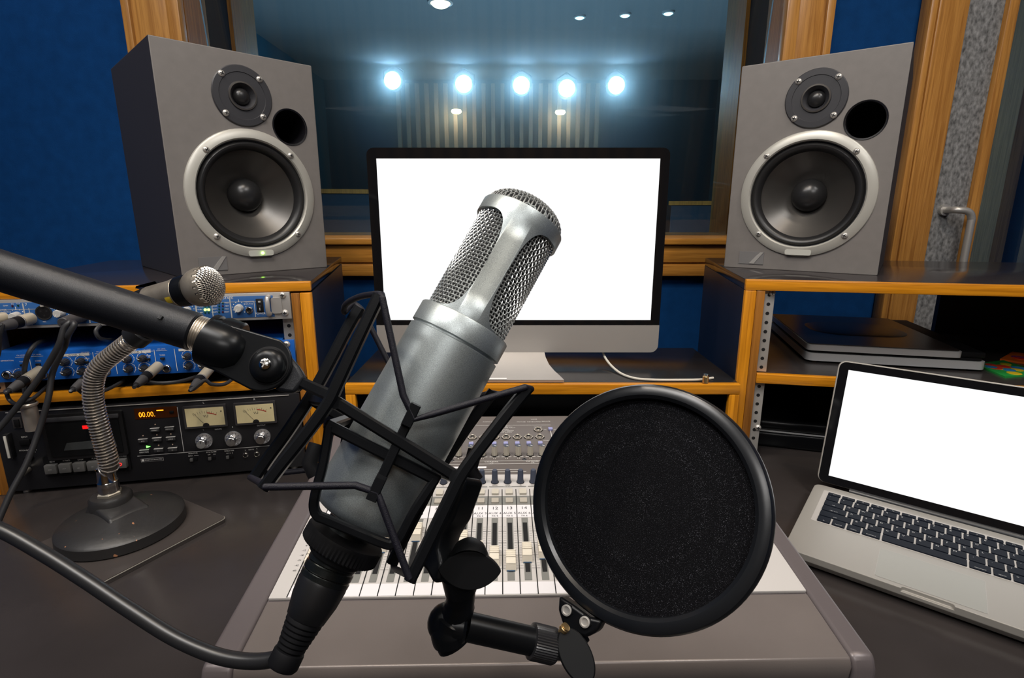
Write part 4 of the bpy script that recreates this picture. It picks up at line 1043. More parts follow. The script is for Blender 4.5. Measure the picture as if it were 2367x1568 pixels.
# ------------------------------------------------------------------ open notebook (local: x along the hinge, z away from the user, -y up)
la = math.radians(-38.5)
NF = Frame((.4753, .7672, -.415 + Z0), (math.cos(la), math.sin(la), 0), (0, 0, -1), (-math.sin(la), math.cos(la), 0))
nb = thing('laptop', 'open silver laptop with a blank white screen on the right of the desk', 'laptop', NF)
LW, LD = .312, .2105
nalu = mat('laptop_aluminium', (.36, .345, .318), .42, metal=.35, bump=.03, bscale=2000)
nalu2 = mat('trackpad_grey', (.325, .325, .30), .35, metal=.25)
keym = mat('laptop_key', (.006, .009, .016), .55, spec=.15, tint=.4)
keyt = mat('key_print', (.55, .55, .55), .5)
ol = rr(0, -LD, LW, 0, .011)
b_ = M(); n = len(ol); il = rr(.007, -LD + .007, LW - .007, -.007, .008)
b_.add([(x, 0, z) for x, z in ol] + [(x, .0085, z) for x, z in ol] + [(x, .0175, z) for x, z in il], [tuple(range(n)), tuple(reversed(range(2 * n, 3 * n)))] + [(k * n + i, (k + 1) * n + i, (k + 1) * n + (i + 1) % n, k * n + (i + 1) % n) for k in (0, 1) for i in range(n)], nalu)
o = b_.obj('base', nb); cut(o, [M().prism(rr(.1225, -LD - .006, .1695, -LD + .0042, .0035), -.01, .0045, nalu, XZ)])
o.data.polygons.foreach_set('use_smooth', [False] * len(o.data.polygons))
bv = o.modifiers.new('bevel', 'BEVEL'); bv.width = .0016; bv.segments = 2; bv.limit_method = 'ANGLE'
for x, z in ((.03, -.02), (LW - .03, -.02), (.03, -LD + .03), (LW - .03, -LD + .03)): M().cyl((x, .0174, z), (x, .022, z), .007, blackm, 16).obj('rubber_foot', nb)
M().prism(rr(.0145, -.1195, .2795, -.0165, .0020), -.0003, .0, mat('keyboard_well', (.47, .45, .43), .45, metal=.2), XZ).obj('keyboard_well', nb)
tpd = M().prism(rr(.0965, -.2030, .1970, -.1365, .0030), -.0002, .0, nalu2, XZ)
tpd.obj('trackpad', nb)
m = M()
for z0, z1, x0, x1 in ((-.2032, -.1363, .0962, .0965), (-.2032, -.1363, .1970, .1973), (-.1365, -.1362, .0965, .1970), (-.2033, -.2030, .0965, .1970)): m.rrect(x0, z0, x1, z1, -.00025, dim)
m.obj('trackpad_seam', nb)
pit = .0175; kx = .0205
rows = [(-.0262, .0072, [(1.0, s) for s in 'esc F1 F2 F3 F4 F5 F6 F7 F8 F9 F10 F11 F12'.split()] + [(1.0, '')]),
        (-.0400, .0148, [(1.0, s) for s in '`1234567890-='] + [(1.5, 'delete')]),
        (-.0575, .0148, [(1.5, 'tab')] + [(1.0, s) for s in 'QWERTYUIOP[]\\']),
        (-.0750, .0148, [(1.8, 'caps lock')] + [(1.0, s) for s in "ASDFGHJKL;'"] + [(1.7, 'return')]),
        (-.0925, .0148, [(2.25, 'shift')] + [(1.0, s) for s in 'ZXCVBNM,./'] + [(2.25, 'shift')]),
        (-.1100, .0148, [(1.0, 'fn'), (1.0, 'control'), (1.0, 'option'), (1.25, 'command'), (5.0, ''), (1.25, 'command'), (1.0, 'option'), (1.0, '<'), (1.0, '^'), (1.0, '>')])]
for zc_, hh, ks in rows:
    x = kx
    tot = sum(w for w, _ in ks); 
    for w, s_ in ks:
        w2 = w * pit * (14.5 / tot if hh < .01 else 1)
        k_ = M().prism(rr(x + .0011, zc_ - hh / 2, x + w2 - .0011, zc_ + hh / 2, .0012, 3), -.0018, -.0003, keym, XZ)
        if s_:
            sz = .0046 if len(s_) == 1 else .0027
            if hh < .01: sz = .0024
            if len(s_) == 1: k_.text(s_, (x + .0050, -.0019, zc_ + (.0028 if hh > .01 else 0)), sz, keyt, XD, ZD)
            else: k_.text(s_, (x + w2 / 2, -.0019, zc_ - (.004 if hh > .01 else 0)), sz, keyt, XD, ZD)
        k_.obj('key', nb); x += w2
# lid
tl = math.radians(20)
LT = Matrix(((1, 0, 0, 0), (0, -math.cos(tl), -math.sin(tl), 0.0005), (0, math.sin(tl), -math.cos(tl), .003), (0, 0, 0, 1)))
LH = .1975
o = M().prism(rr(0, .004, LW, LH, .011), -.0065, 0, nalu, LT).obj('lid', nb)
bv = o.modifiers.new('bevel', 'BEVEL'); bv.width = .0012; bv.segments = 2; bv.limit_method = 'ANGLE'
M().prism(rr(.0022, .0045, LW - .0022, LH - .0022, .0095), 0, .0006, bezel, LT).obj('bezel', nb)
m = M(); q = [LT @ Vector(p) for p in ((.0150, .0160, .0009), (LW - .0150, .0160, .0009), (LW - .0150, .1835, .0009), (.0150, .1835, .0009))]
m.quad(*q, screen_mat('laptop_screen', .58)).obj('screen', nb)
M().cyl((.045, .001, .004), (LW - .045, .001, .004), .0055, mat('hinge_black', (.02, .022, .025), .35), 20).obj('hinge', nb)

# ------------------------------------------------------------------ on the right hand shelves
def rcw(u, v, z): return RC_.mat @ Vector((u, v, z - DESK))
sh = R1 + DESK
w0 = RC_.mat @ Vector((.139, .094, R1 + .0004))
SCF = yaw_frame(w0.x, w0.y, w0.z - Z0, -.1861 - .045)
fs_ = thing('flatbed_scanner', 'slim dark flatbed scanner with silver edges lying on the upper shelf of the right cabinet', 'scanner', SCF)
sc_dark = mat('scanner_lid_dark', (.035, .028, .026), .3, spec=.5)
sc_sil = mat('scanner_silver', (.50, .50, .50), .35, metal=.3)
XY = None
M().prism(rr(0, 0, .285, .305, .012), .0035, .0175, sc_sil).obj('base', fs_)
M().prism(rr(.004, .004, .281, .301, .010), .0178, .0225, blackm).obj('glass_bed', fs_)
l_ = M().prism(rr(.0, .0, .247, .305, .010), .0228, .0335, sc_sil); l_.prism(rr(.002, .004, .245, .303, .009), .0336, .0350, sc_dark)
l_ = l_.obj('lid', fs_)
rg = M()
o_, i_ = rr(.040, .090, .215, .225, .055, 10), rr(.046, .096, .209, .219, .050, 10)
vs = [(x, y, .0352) for x, y in o_] + [(x, y, .0366) for x, y in i_]; n = len(o_)
rg.add(vs, [(i, (i + 1) % n, n + (i + 1) % n, n + i) for i in range(n)] + [tuple(range(n, 2 * n))], mat('scanner_inset', (.060, .045, .040), .35)); rg.obj('oval_inset', l_)
M().box((.205, .006, .0228), (.283, .299, .0330), blackm, .002).obj('hinge_strip', fs_)
for x, y in ((.02, .02), (.26, .02), (.02, .28), (.26, .28)): M().cyl((x, y, .0), (x, y, .0036), .005, brass, 14).obj('foot', fs_)
def packet(label, pts, z0, th, mats, seed):
    random.seed(seed)
    c = [RC_.mat @ Vector((u, v, R1)) for u, v in pts]; ctr = sum(c, Vector()) / len(c)
    t = thing('paper_packet', label, 'packet', loc=(ctr.x, ctr.y, ctr.z + z0), group='bright printed packets on the right shelf')
    pl = [((p - ctr).x, (p - ctr).y) for p in c]
    M().prism(pl, 0, th, mats[0]).obj('sleeve', t)
    b = M(); n = len(pl); q0, q1, q3 = Vector(pl[0]), Vector(pl[1]), Vector(pl[3])
    for _ in range(16):
        a, d = random.uniform(.12, .84), random.uniform(.12, .84)
        p = q0 + (q1 - q0) * a + (q3 - q0) * d; r = random.uniform(.006, .011)
        k = mats[1 + _ % (len(mats) - 1)]
        b.cyl((p.x, p.y, th), (p.x, p.y, th + .0003 + .00004 * _), r, k, 14)
    b.obj('print', t)
pg, py_, pr, pbb, po, ppu = [mat('print_' + n_, c_, .35) for n_, c_ in (('green', (.02, .28, .05)), ('yellow', (.70, .48, .02)), ('red', (.60, .04, .02)), ('blue', (.03, .20, .45)), ('orange', (.75, .14, .01)), ('purple', (.12, .02, .25)))]
packet('green and yellow printed packet lying at the right end of the scanner', [(.433, .050), (.515, .085), (.500, .165), (.433, .130)], 0, .003, [pg, py_, pr, py_, pbb], 3)
packet('plain orange packet lying at the right edge of the picture', [(.476, .038), (.575, .050), (.570, .085), (.500, .078)], 0, .0025, [po, po], 4)
packet('orange and purple printed packet behind the green one', [(.500, .175), (.600, .100), (.640, .180), (.560, .240)], 0, .003, [po, pr, ppu, ppu], 5)
# black case on the worktop in the lower bay
w0 = RC_.mat @ Vector((.0605, .075, 0))
CF = yaw_frame(w0.x, w0.y, DESK, -.1861 - .10)
bc = thing('carrying_case', 'low black plastic case with a pale seam in the lower bay of the right cabinet', 'case', CF)
M().box((0, 0, 0), (.13, .20, .030), gloss, .006, seg=3).obj('bottom_shell', bc)
M().box((0, 0, .0325), (.128, .20, .055), gloss, .010, seg=4).obj('top_shell', bc)
M().box((.002, .002, .0302), (.129, .199, .0323), sc_sil, .0005).obj('seam', bc)
w0 = RC_.mat @ Vector((.095, .30, 0))
b2 = thing('equipment_box', 'black box with a grey label standing behind the black case in the lower bay', 'box', yaw_frame(w0.x, w0.y, DESK, -.1861))
M().box((-.05, 0, 0), (.14, .08, .125), blackm, .003).obj('body', b2)
M().box((-.01, -.001, .070), (.10, .0, .095), mat('grey_label', (.05, .05, .055), .5)).obj('label_plate', b2)
# ------------------------------------------------------------------ gooseneck desk microphone on its slab
sl_ = thing('slim_case', 'slim dark slab with rounded corners under the gooseneck microphone base', 'case', loc=(-.5225, .662, zb(DESK)))
sl_.rotation_euler.z = math.radians(-28.6)
sm = mat('slab_dark_brown', (.052, .044, .041), .3, bump=.05, bscale=900)
M().prism(rr(-.081, -.0825, .081, .0825, .007), .0003, .0050, sm).obj('body', sl_)
M().prism(rr(-.0815, -.083, .0815, .083, .0075), .0051, .0059, mat('slab_bright_edge', (.50, .47, .42), .3, metal=.5)).obj('edge_band', sl_)
M().prism(rr(-.0806, -.0821, .0806, .0821, .0068), .0060, .0068, sm).obj('cover', sl_)
GX, GY, GZ = -.540, .667, DESK + .0069
gs = thing('gooseneck_stand', 'heavy round black base with a coiled chrome gooseneck, standing on the dark slab', 'microphone stand', loc=(GX, GY, zb(GZ)))
iron = mat('worn_black_iron', (.020, .019, .019), .42, bump=.25, bscale=160)
N, L = iron.node_tree.nodes, iron.node_tree.links
nz = N.new('ShaderNodeTexNoise'); nz.inputs['Scale'].default_value = 95; nz.inputs['Detail'].default_value = 1
tc_ = N.new('ShaderNodeTexCoord'); L.new(tc_.outputs['Object'], nz.inputs['Vector'])
rp = N.new('ShaderNodeValToRGB'); rp.color_ramp.elements[0].position = .755; rp.color_ramp.elements[1].position = .775
rp.color_ramp.elements[0].color = (.020, .019, .019, 1); rp.color_ramp.elements[1].color = (.35, .16, .08, 1)
L.new(nz.outputs['Fac'], rp.inputs[0]); L.new(rp.outputs[0], N['Principled BSDF'].inputs['Base Color'])
m = M()
m.lathe([(.0, 0), (.0735, 0), (.0755, .0020), (.0748, .0150), (.0722, .0178), (.055, .0235), (.036, .0295), (.026, .0315), (0, .0315)], iron, n=72)
m.obj('base', gs)
bo = at(272, 1168, .73); bo = V(-.0185, .010, 0)
bs_ = M()
pl = [(-.017, -.017), (.017, -.017), (.024, -.060), (-.024, -.060)]
ca = math.radians(60)
R2 = Matrix.Translation((bo.x, bo.y, 0)) @ Matrix.Rotation(ca, 4, 'Z')
top = [(-.022, .012, .043), (.022, .012, .043), (.0235, -.046, .0335), (-.0235, -.046, .0335)]
bot = [(-.028, .018, .022), (.028, .018, .022), (.029, -.056, .0185), (-.029, -.056, .0185)]
bs_.add([R2 @ Vector(p) for p in top + bot], [(0, 1, 2, 3), (0, 4, 5, 1), (1, 5, 6, 2), (2, 6, 7, 3), (3, 7, 4, 0)], iron)
o = bs_.obj('wedge_boss', gs); bv = o.modifiers.new('bevel', 'BEVEL'); bv.width = .003; bv.segments = 3; bv.limit_method = 'ANGLE'
M().lathe([(.0260, .028), (.0255, .043), (.0230, .0470), (0, .0475)], iron, (bo.x, bo.y, 0), n=40).obj('collar', gs)
M().lathe([(.0150, .0473), (.0150, .0505), (.0135, .052), (0, .052)], mat('worn_hex_nut', (.50, .46, .38), .4, metal=.8), (bo.x, bo.y, 0), n=6).obj('hex_nut', gs)
fx, fy = bo.x, bo.y
M().lathe([(.0125, .052), (.0128, .060), (.0118, .0655), (.0124, .0670), (.0112, .0690), (.0105, .0850), (.0115, .0855)], chrome, (fx, fy, 0), n=32).obj('ferrule', gs)
# gooseneck path: pixel positions carried onto the vertical plane through the foot
gy = GY + fy
def gp(px, py): w = on_y(px, py, gy); return V(w.x - GX, w.y - GY, w.z - zb(GZ))
path = spline([V(fx, fy, .084)] + [gp(*p) for p in ((252, 1075), (241, 1030), (229, 985), (219, 945), (215, 905), (220, 868), (236, 842), (262, 820), (288, 800), (303, 788))], 14)
M().tube(path, .0102, mat('gooseneck_core', (.16, .145, .13), .3, metal=.8), 16).obj('gooseneck_core', gs)
# coil
L_ = [0]
for a, b in zip(path, path[1:]): L_.append(L_[-1] + (b - a).length)
tot = L_[-1]; turns = int(tot / .0043); pts = []; nrm = V(0, 1, 0)
import bisect
for i in range(turns * 12 + 1):
    s_ = tot * i / (turns * 12); k = min(len(path) - 2, max(0, bisect.bisect_right(L_, s_) - 1)); f_ = (s_ - L_[k]) / max(1e-9, L_[k + 1] - L_[k])
    p = path[k].lerp(path[k + 1], f_); t_ = (path[k + 1] - path[k]).normalized()
    nrm = (nrm - t_ * nrm.dot(t_)).normalized(); b_ = t_.cross(nrm); a = 2 * PI * i / 12
    pts.append(p + (nrm * math.cos(a) + b_ * math.sin(a)) * .0116)
M().tube(pts, .0010, mat('coil_steel', (.74, .68, .62), .22, metal=.85), 6).obj('gooseneck_coil', gs)
pe, te = path[-1], (path[-1] - path[-8]).normalized()
M().cyl(pe - te * .010, pe + te * .006, .0105, chrome, 24, bev=.001).obj('top_ferrule', gs)
cpos = gp(322, 775)
M().cyl(pe + te * .004, pe + te * .024, .0165, black, 20, bev=.002).cyl(pe + te * .022, pe + te * .034, .0145, blackm, 20, bev=.002).obj('clip_socket', gs)
m0, m1 = gp(345, 692), gp(505, 655)
mdir = (m1 - m0); mdir.y -= .010; mdir.normalize()
mc = gp(345, 692)
m = M(); q0 = pe + te * .03
# the clip arm hugging the microphone
m.tube([q0, mc - mdir * .004 - V(0, 0, .017)], .008, black, 12)
ring = []
m.lathe([(.0172, -.016), (.0200, -.014), (.0205, .014), (.0172, .016), (.0165, .0), (.0172, -.016)], black, mc, mdir, 28, -2.6, 1.4)
m.obj('microphone_clip', gs)
# microphone resting in the clip
O = Vector((GX, GY, zb(GZ))) + mc
e3 = mdir; yv = (O - CAM).normalized(); yv = (yv - e3 * yv.dot(e3)).normalized(); xv = yv.cross(e3)
HF = Frame(O, xv, yv, e3)
hm = thing('handheld_microphone', 'worn silver dynamic microphone held in the gooseneck clip, mesh head to the right', 'microphone', HF)
worn = mat('worn_nickel_body', (.40, .35, .28), .42, metal=.75, bump=.15, bscale=220, var=.2, vscale=40)
HX = (gp(522, 652) - mc).length
s1 = HX - .046
M().lathe([(0, -.055), (.0085, -.054), (.0115, -.03), (.0145, -.008), (.0150, .0)], blackm, n=36).obj('handle', hm)
M().lathe([(.0152, .0), (.0160, .004), (.0172, s1 - .022), (.0185, s1 - .014), (.0186, s1 - .012), (.0178, s1 - .011)], worn, n=40).obj('barrel', hm)
M().lathe([(.0178, s1 - .011), (.0192, s1 - .0105), (.0198, s1 - .004), (.0198, s1 + .004), (.0182, s1 + .005)], gloss, n=40).obj('black_ring', hm)
g = M(); pr = [(.0182, s1 + .005), (.0205, s1 + .0065), (.0232, s1 + .012), (.0246, s1 + .019), (.0250, s1 + .026)]
g.lathe(pr, worn, n=60)
for i in range(20):
    a0 = 2 * PI * (i + .0) / 20; a1 = 2 * PI * (i + .62) / 20
    v4 = [(.0250 * math.cos(a), .0250 * math.sin(a), z) for z in (s1 + .026, s1 + .0315) for a in (a0, (a0 + a1) / 2, a1)]
    g.add(v4, [(0, 1, 4, 3), (1, 2, 5, 4)], worn)
g.obj('head_shell', hm)
mesh_m = mat('head_mesh_wire', (.60, .56, .50), .3, metal=.95)
def dome_wires(m, R, zc, hgt, step, r, mt, amp):
    k = int(R / step)
    for axis in (0, 1):
        for i in range(-k, k + 1):
            u = i * step; half = math.sqrt(max(0, R * R - u * u)); n = max(6, int(half * 2 / (step * .5))); pts = []
            for j in range(n + 1):
                v = -half + 2 * half * j / n; q = min(1, (u * u + v * v) / (R * R))
                z = zc + hgt * math.sqrt(max(0, 1 - q)) + amp * math.cos(PI * (v / step) + (0 if (i % 2) ^ axis else PI))
                pts.append((u, v, z) if axis == 0 else (v, u, z))
            if len(pts) > 2: m.tube(pts, r, mt, 4, caps=False)
m = M(); dome_wires(m, .0243, s1 + .0265, .017, .0023, .0006, mesh_m, .0004)
for j in range(4): 
    z = s1 + .0265 + .0013 * j; m.tube([(.0240 * math.cos(a), .0240 * math.sin(a), z) for a in [2 * PI * i / 48 for i in range(48)]], .0006, mesh_m, 4, closed=True)
hd = m.obj('mesh_head', hm)
M().lathe([(.0238, s1 + .02), (.0232, s1 + .028), (.018, s1 + .037), (.010, s1 + .0415), (0, s1 + .0425)], mat('head_foam', (.02, .02, .03), .9), n=32).obj('foam_core', hd)
ys = M(); ys.lathe([(.0189, s1 - .020), (.0190, s1 - .0125)], mat('yellow_mark', (.55, .38, .02), .5), (0, 0, 0), (0, 0, 1), 6, -1.45, -1.0); ys.obj('yellow_mark', hm)
# ------------------------------------------------------------------ large condenser microphone in its shock mount (foreground)
B0_, T0_ = at(828, 1192, .277), at(1209, 508, .305)
A_ = (T0_ - B0_).normalized(); ctr = (B0_ + T0_) / 2
yv = (ctr - CAM).normalized(); yv = (yv - A_ * yv.dot(A_)).normalized(); xv = yv.cross(A_)
KF = Frame(B0_, xv, yv, A_)
ML = (T0_ - B0_).length
R_ = .0260
mic = thing('condenser_microphone', 'large silver side-address condenser microphone in the middle of the foreground', 'microphone', KF)
def metalflake(name, col, rough):
    m, N, L, b = new_mat(name)
    tc = N.new('ShaderNodeTexCoord'); n1 = N.new('ShaderNodeTexNoise'); n1.inputs['Scale'].default_value = 5200; n1.inputs['Detail'].default_value = 1
    L.new(tc.outputs['Object'], n1.inputs['Vector'])
    r = N.new('ShaderNodeValToRGB'); r.color_ramp.elements[0].position = .35; r.color_ramp.elements[1].position = .72
    r.color_ramp.elements[0].color = (*[c * .72 for c in col], 1); r.color_ramp.elements[1].color = (*[min(1, c * 1.5) for c in col], 1)
    L.new(n1.outputs['Fac'], r.inputs[0]); L.new(r.outputs[0], b.inputs['Base Color'])
    bp = N.new('ShaderNodeBump'); bp.inputs['Strength'].default_value = .12; bp.inputs['Distance'].default_value = .0002
    L.new(n1.outputs['Fac'], bp.inputs['Height']); L.new(bp.outputs[0], b.inputs['Normal'])
    b.inputs['Metallic'].default_value = .72; b.inputs['Roughness'].default_value = rough
    return m
flake = metalflake('silver_flake_paint', (.33, .365, .37), .40)
flake2 = metalflake('silver_flake_head', (.34, .375, .38), .40)
zb0 = .0; zg = ML - .0805           # groove
zc1 = ML - .0680                     # top of the collar
zr = ML - .0085                      # underside of the top ring
M().lathe([(0, 0), (.0215, 0), (.0240, .0012), (.0254, .004), (R_, .010), (R_, zg - .0006), (R_ - .0012, zg), (R_ - .0012, zg + .0008)], flake, n=96).obj('body', mic)
M().lathe([(R_ - .0013, zg - .0002), (R_ - .0013, zg + .0014)], blackm, n=64).obj('body_groove', mic)
# head frame: ring, collar and two straps bounding the two rounded mesh openings
hf = M()
hf.lathe([(R_ - .0012, zg + .0008), (R_ + .0001, zg + .0014), (R_ + .0001, zc1 - .0006), (R_ - .0004, zc1)], flake2, n=96)
Rh = R_ - .0012
hf.lathe([(Rh - .0016, ML - .0004), (Rh - .0003, ML - .0006), (Rh, ML - .0012), (Rh, zr)], flake2, n=192)
nT = 192; thw = 1.34; vs = []; fs = []
zm = (zc1 + zr) / 2; hh = (zr - zc1) / 2
def openz(th):
    # th measured from the centre of an opening (openings centred on +x and -x)
    q = abs(th) / thw
    return None if q >= 1 else hh * (1 - q ** 8.5) ** (1 / 2.3)
for i in range(nT):
    t = -PI / 2 + 2 * PI * i / nT
    th = ((t + PI / 2) % PI) - PI / 2
    oz = openz(th) or 0
    for r_ in (Rh, Rh - .0016):
        for z in (zc1 - .0004, zm - oz, min(zr - .0002, zm + oz), zr): vs.append((r_ * math.cos(t), r_ * math.sin(t), z))
for i in range(nT):
    j = (i + 1) % nT
    a, b = i * 8, j * 8
    for s_ in (0, 4):
        fs.append((a + s_, b + s_, b + s_ + 1, a + s_ + 1)); fs.append((a + s_ + 2, b + s_ + 2, b + s_ + 3, a + s_ + 3))
    fs.append((a + 1, b + 1, b + 5, a + 5)); fs.append((a + 2, b + 2, b + 6, a + 6))
hf.add(vs, fs, flake2); hf.obj('head_frame', mic, sharp=50)
# woven wire basket
wire = mat('basket_wire', (.66, .68, .67), .30, metal=.75)
Rm = Rh - .0022; z0, z1 = zc1 - .001, zr + .001
nV = 72; 
m = M()
for i in range(nV):
    t = 2 * PI * i / nV
    pts = []
    for j in range(61):
        z = z0 + (z1 - z0) * j / 60; r_ = Rm + .00042 * math.cos(PI * j / 2 + PI * i)
        tt = t + .0; pts.append((r_ * math.cos(tt), r_ * math.sin(tt), z))
    m.tube(pts, .00038, wire, 4, caps=False)
for k in range(30):
    z = z0 + (z1 - z0) * (k + .0) / 30 + .0004
    pts = []
    for i in range(nV * 2):
        t = PI * i / nV; r_ = Rm - .00042 * math.cos(PI * i / 2 + PI * k) if i % 2 == 0 else Rm
        pts.append((r_ * math.cos(t), r_ * math.sin(t), z))
    m.tube(pts, .00038, wire, 4, closed=True)
bk = m.obj('wire_basket', mic, sharp=80)
m = M(); dome_wires(m, Rh - .0014, ML - .0012, .0130, .0021, .00040, wire, .00042)
td = m.obj('top_mesh', mic, sharp=80)
fine = mat('inner_fine_mesh', (.030, .031, .033), .55, metal=.5, bump=.6, bscale=1800)
M().lathe([(Rm - .0014, z0), (Rm - .0014, z1), (Rh - .0040, ML - .001), (Rh - .005, ML + .004), (.012, ML + .0095), (0, ML + .0108)], fine, n=64).obj('inner_mesh', bk)

# ------------------------------------------------------------------ shock mount
def K(px, py, n): return KF.p3(px, py, n)
sm_ = thing('shock_mount', 'black cage shock mount with elastic cords around the condenser microphone', 'shock mount', KF)
satin = mat('satin_black_frame', (.0048, .0053, .0064), .40, spec=.4, tint=.3, bump=.04, bscale=1500)
NF_, NB_ = .0345, -.0345
def K2(pts, n): return [K(x, y, n) for x, y in pts]
FL = [(877, 684), (848, 745), (812, 822), (783, 885), (764, 925), (735, 968), (694, 1022), (652, 1074), (611, 1128)]
FR = [(1220, 897), (1178, 948), (1136, 1002), (1098, 1052), (1066, 1098), (1040, 1150), (1008, 1216), (978, 1278), (947, 1340)]
BL = [(832, 712), (803, 762), (772, 822), (742, 878), (716, 922), (690, 962), (656, 1012), (622, 1058), (592, 1102)]
BR = [(1140, 906), (1108, 948), (1076, 992), (1044, 1040), (1012, 1088), (986, 1140), (960, 1190), (932, 1246), (906, 1302)]
for P_, n in ((FL, NF_), (FR, NF_), (BL, NB_), (BR, NB_)):
    M().bar(spline(K2(P_, n), 4), .0054 if n > 0 else .0066, .0080, satin, (1, 0, 0)).obj('cage_arm', sm_)
rg_ = M()
f0, f1 = K(778, 930, NF_ - .001), K(1052, 1100, NF_ - .001)
b0, b1 = K(720, 925, NB_), K(1010, 1092, NB_)
rg_.bar([f0, f1], .0056, .0050, satin, (0, 0, 1)); rg_.bar([b0, b1], .0056, .0050, satin, (0, 0, 1))
for a, b in ((f0, b0), (f1, b1)): rg_.bar([a + V(0, -.003, 0), b + V(0, .003, 0)], .0056, .0050, satin, (0, 0, 1))
rg_.obj('outer_ring', sm_)
# inner basket
def U(n):
    return spline(K2([(762, 985), (748, 1070), (731, 1135), (726, 1170), (735, 1192), (757, 1202), (880, 1253), (908, 1257), (926, 1240), (957, 1182), (1006, 1108)], n), 5)
ib = M()
for n in (.0300, -.0290):
    q = U(n) if n > 0 else [V(p.x, -n, p.z) for p in U(.0300)]
    ib.bar(q, .0050, .0042, satin, (0, 1, 0))
q = U(.0300); a, b = q[0], q[-1]
cb = [a, a.lerp(b, .5), b]
ib.bar([a - (b - a) * .02, b + (b - a) * .02], .0052, .0046, satin, (0, 0, 1))
a2, b2_ = V(a.x, .029, a.z), V(b.x, .029, b.z)
ib.bar([a2, b2_], .0052, .0046, satin, (0, 0, 1)); ib.bar([a, a2], .0052, .0046, satin, (0, 0, 1)); ib.bar([b, b2_], .0052, .0046, satin, (0, 0, 1))
ib.obj('inner_basket', sm_)
zbt = K(810, 1246, 0.0).z
cl_ = M()
vs = []; k = 60
for zz, rr_ in ((zbt + .001, .0190), (zbt + .001, .0198), (zbt - .0002, .0204), (zbt - .0065, .0204), (zbt - .0075, .0192)):
    for i in range(k * 2): q_ = rr_ * (1 if i % 2 or zz > zbt - .0001 else .97); t = PI * i / k; vs.append((q_ * math.cos(t), q_ * math.sin(t), zz))
fs = [(r * 2 * k + i, r * 2 * k + (i + 1) % (2 * k), (r + 1) * 2 * k + (i + 1) % (2 * k), (r + 1) * 2 * k + i) for r in range(4) for i in range(2 * k)]
fs.append(tuple(range(2 * k))); fs.append(tuple(range(8 * k, 10 * k)))
cl_.add(vs, fs, blackm); cl_.lathe([(.0140, zbt - .0075), (.0140, zbt - .011), (.0130, zbt - .012), (0, zbt - .012)], blackm, n=40); cl_.obj('locking_nut', sm_)
def hook(n, up, base, tip_):
    m = M(); a, b = K(*base, n), K(*tip_, n); d = (b - a).normalized(); sg = 1 if n > 0 else -1
    m.bar([a, b], .0046, .0032, satin, (1, 0, 0))
    m.bar([b - d * .010, b - d * .009 + V(0, -.0045 * sg, 0), b + d * .001 + V(0, -.0048 * sg, 0)], .0050, .0020, satin, (1, 0, 0))
    m.bar([b + d * .0005, b + V(0, -.0050 * sg, 0)], .0050, .0020, satin, (1, 0, 0))
    return m.obj('cord_hook', sm_)
hook(.0335, 1, (905, 1055), (960, 940)); hook(.0335, -1, (905, 1055), (862, 1148))
def mirror(p): return V(p.x, -p.y, p.z)
for base, tip_ in (((905, 1055), (960, 940)), ((905, 1055), (862, 1148))):
    a, b = mirror(K(*base, .0335)), mirror(K(*tip_, .0335)); M().bar([a, b], .0046, .0032, satin, (1, 0, 0)).box((b.x - .0025, b.y, b.z - .004), (b.x + .0025, b.y + .004, b.z + .002), satin).obj('cord_hook', sm_)
cord_m = mat('woven_elastic_cord', (.0075, .0072, .0125), .5, bump=.3, bscale=2600, var=.5, vscale=2200, tint=.6)
def cordloop(pts, name='elastic_cord'):
    return M().tube(pts, .0017, cord_m, 10, closed=True).obj(name, sm_)
def line(a, b, n=6): return [a.lerp(b, i / n) for i in range(n)]
hkf = K(948, 962, .0375); tl_, tr_ = K(884, 690, NF_ + .0035), K(1214, 896, NF_ + .0035)
bl_, br_ = K(836, 716, NB_ - .0035), K(1137, 908, NB_ - .0035)
hkb = mirror(hkf) + V(0, .001, 0)
loop = line(tl_, hkf - V(.0015, 0, 0)) + line(hkf + V(.0025, 0, -.0005), tr_) + [tr_, tr_ + V(.0035, .004, .001)] + spline([tr_ + V(.004, .012, .0015), br_ + V(.004, -.012, .0015), br_ + V(.0035, -.003, .001)], 5) + line(br_, hkb + V(.002, 0, 0)) + line(hkb - V(.002, 0, 0), bl_)
lp_l = [bl_, bl_ + V(-.0060, .0005, .0005), K(796, 722, NB_ + .006), K(800, 703, NB_ + .018), K(830, 687, .008), K(862, 681, NF_ - .008), tl_ + V(-.0015, .002, .0015)]
cordloop(loop + spline(lp_l, 5))
hkf = K(866, 1124, .0375); tl_, tr_ = K(613, 1126, NF_ + .0035), K(945, 1335, NF_ + .0035)
bl_, br_ = K(596, 1100, NB_ - .0035), K(908, 1300, NB_ - .0035); hkb = mirror(hkf) + V(0, .001, 0)
loop = line(tl_, hkf - V(.001, 0, 0)) + line(hkf + V(.0025, 0, -.002), tr_) + [tr_] + spline([tr_ + V(.002, .006, -.001), br_ + V(.002, -.006, -.001)], 4) + line(br_, hkb + V(.002, 0, 0)) + line(hkb - V(.002, 0, 0), bl_) + [bl_] + spline([bl_ + V(-.002, -.006, -.001), tl_ + V(-.002, .006, -.001)], 4)
cordloop(loop)
# side cord knots
for px, py, n in ((722, 1062, -.012), (1090, 1075, -.010)):
    p = K(px, py, n); M().tube([p + V(-.002, 0, .008), p + V(0, -.002, -.002), p + V(.006, -.002, -.006)], .0042, blackm, 10).obj('cord_stop', sm_)

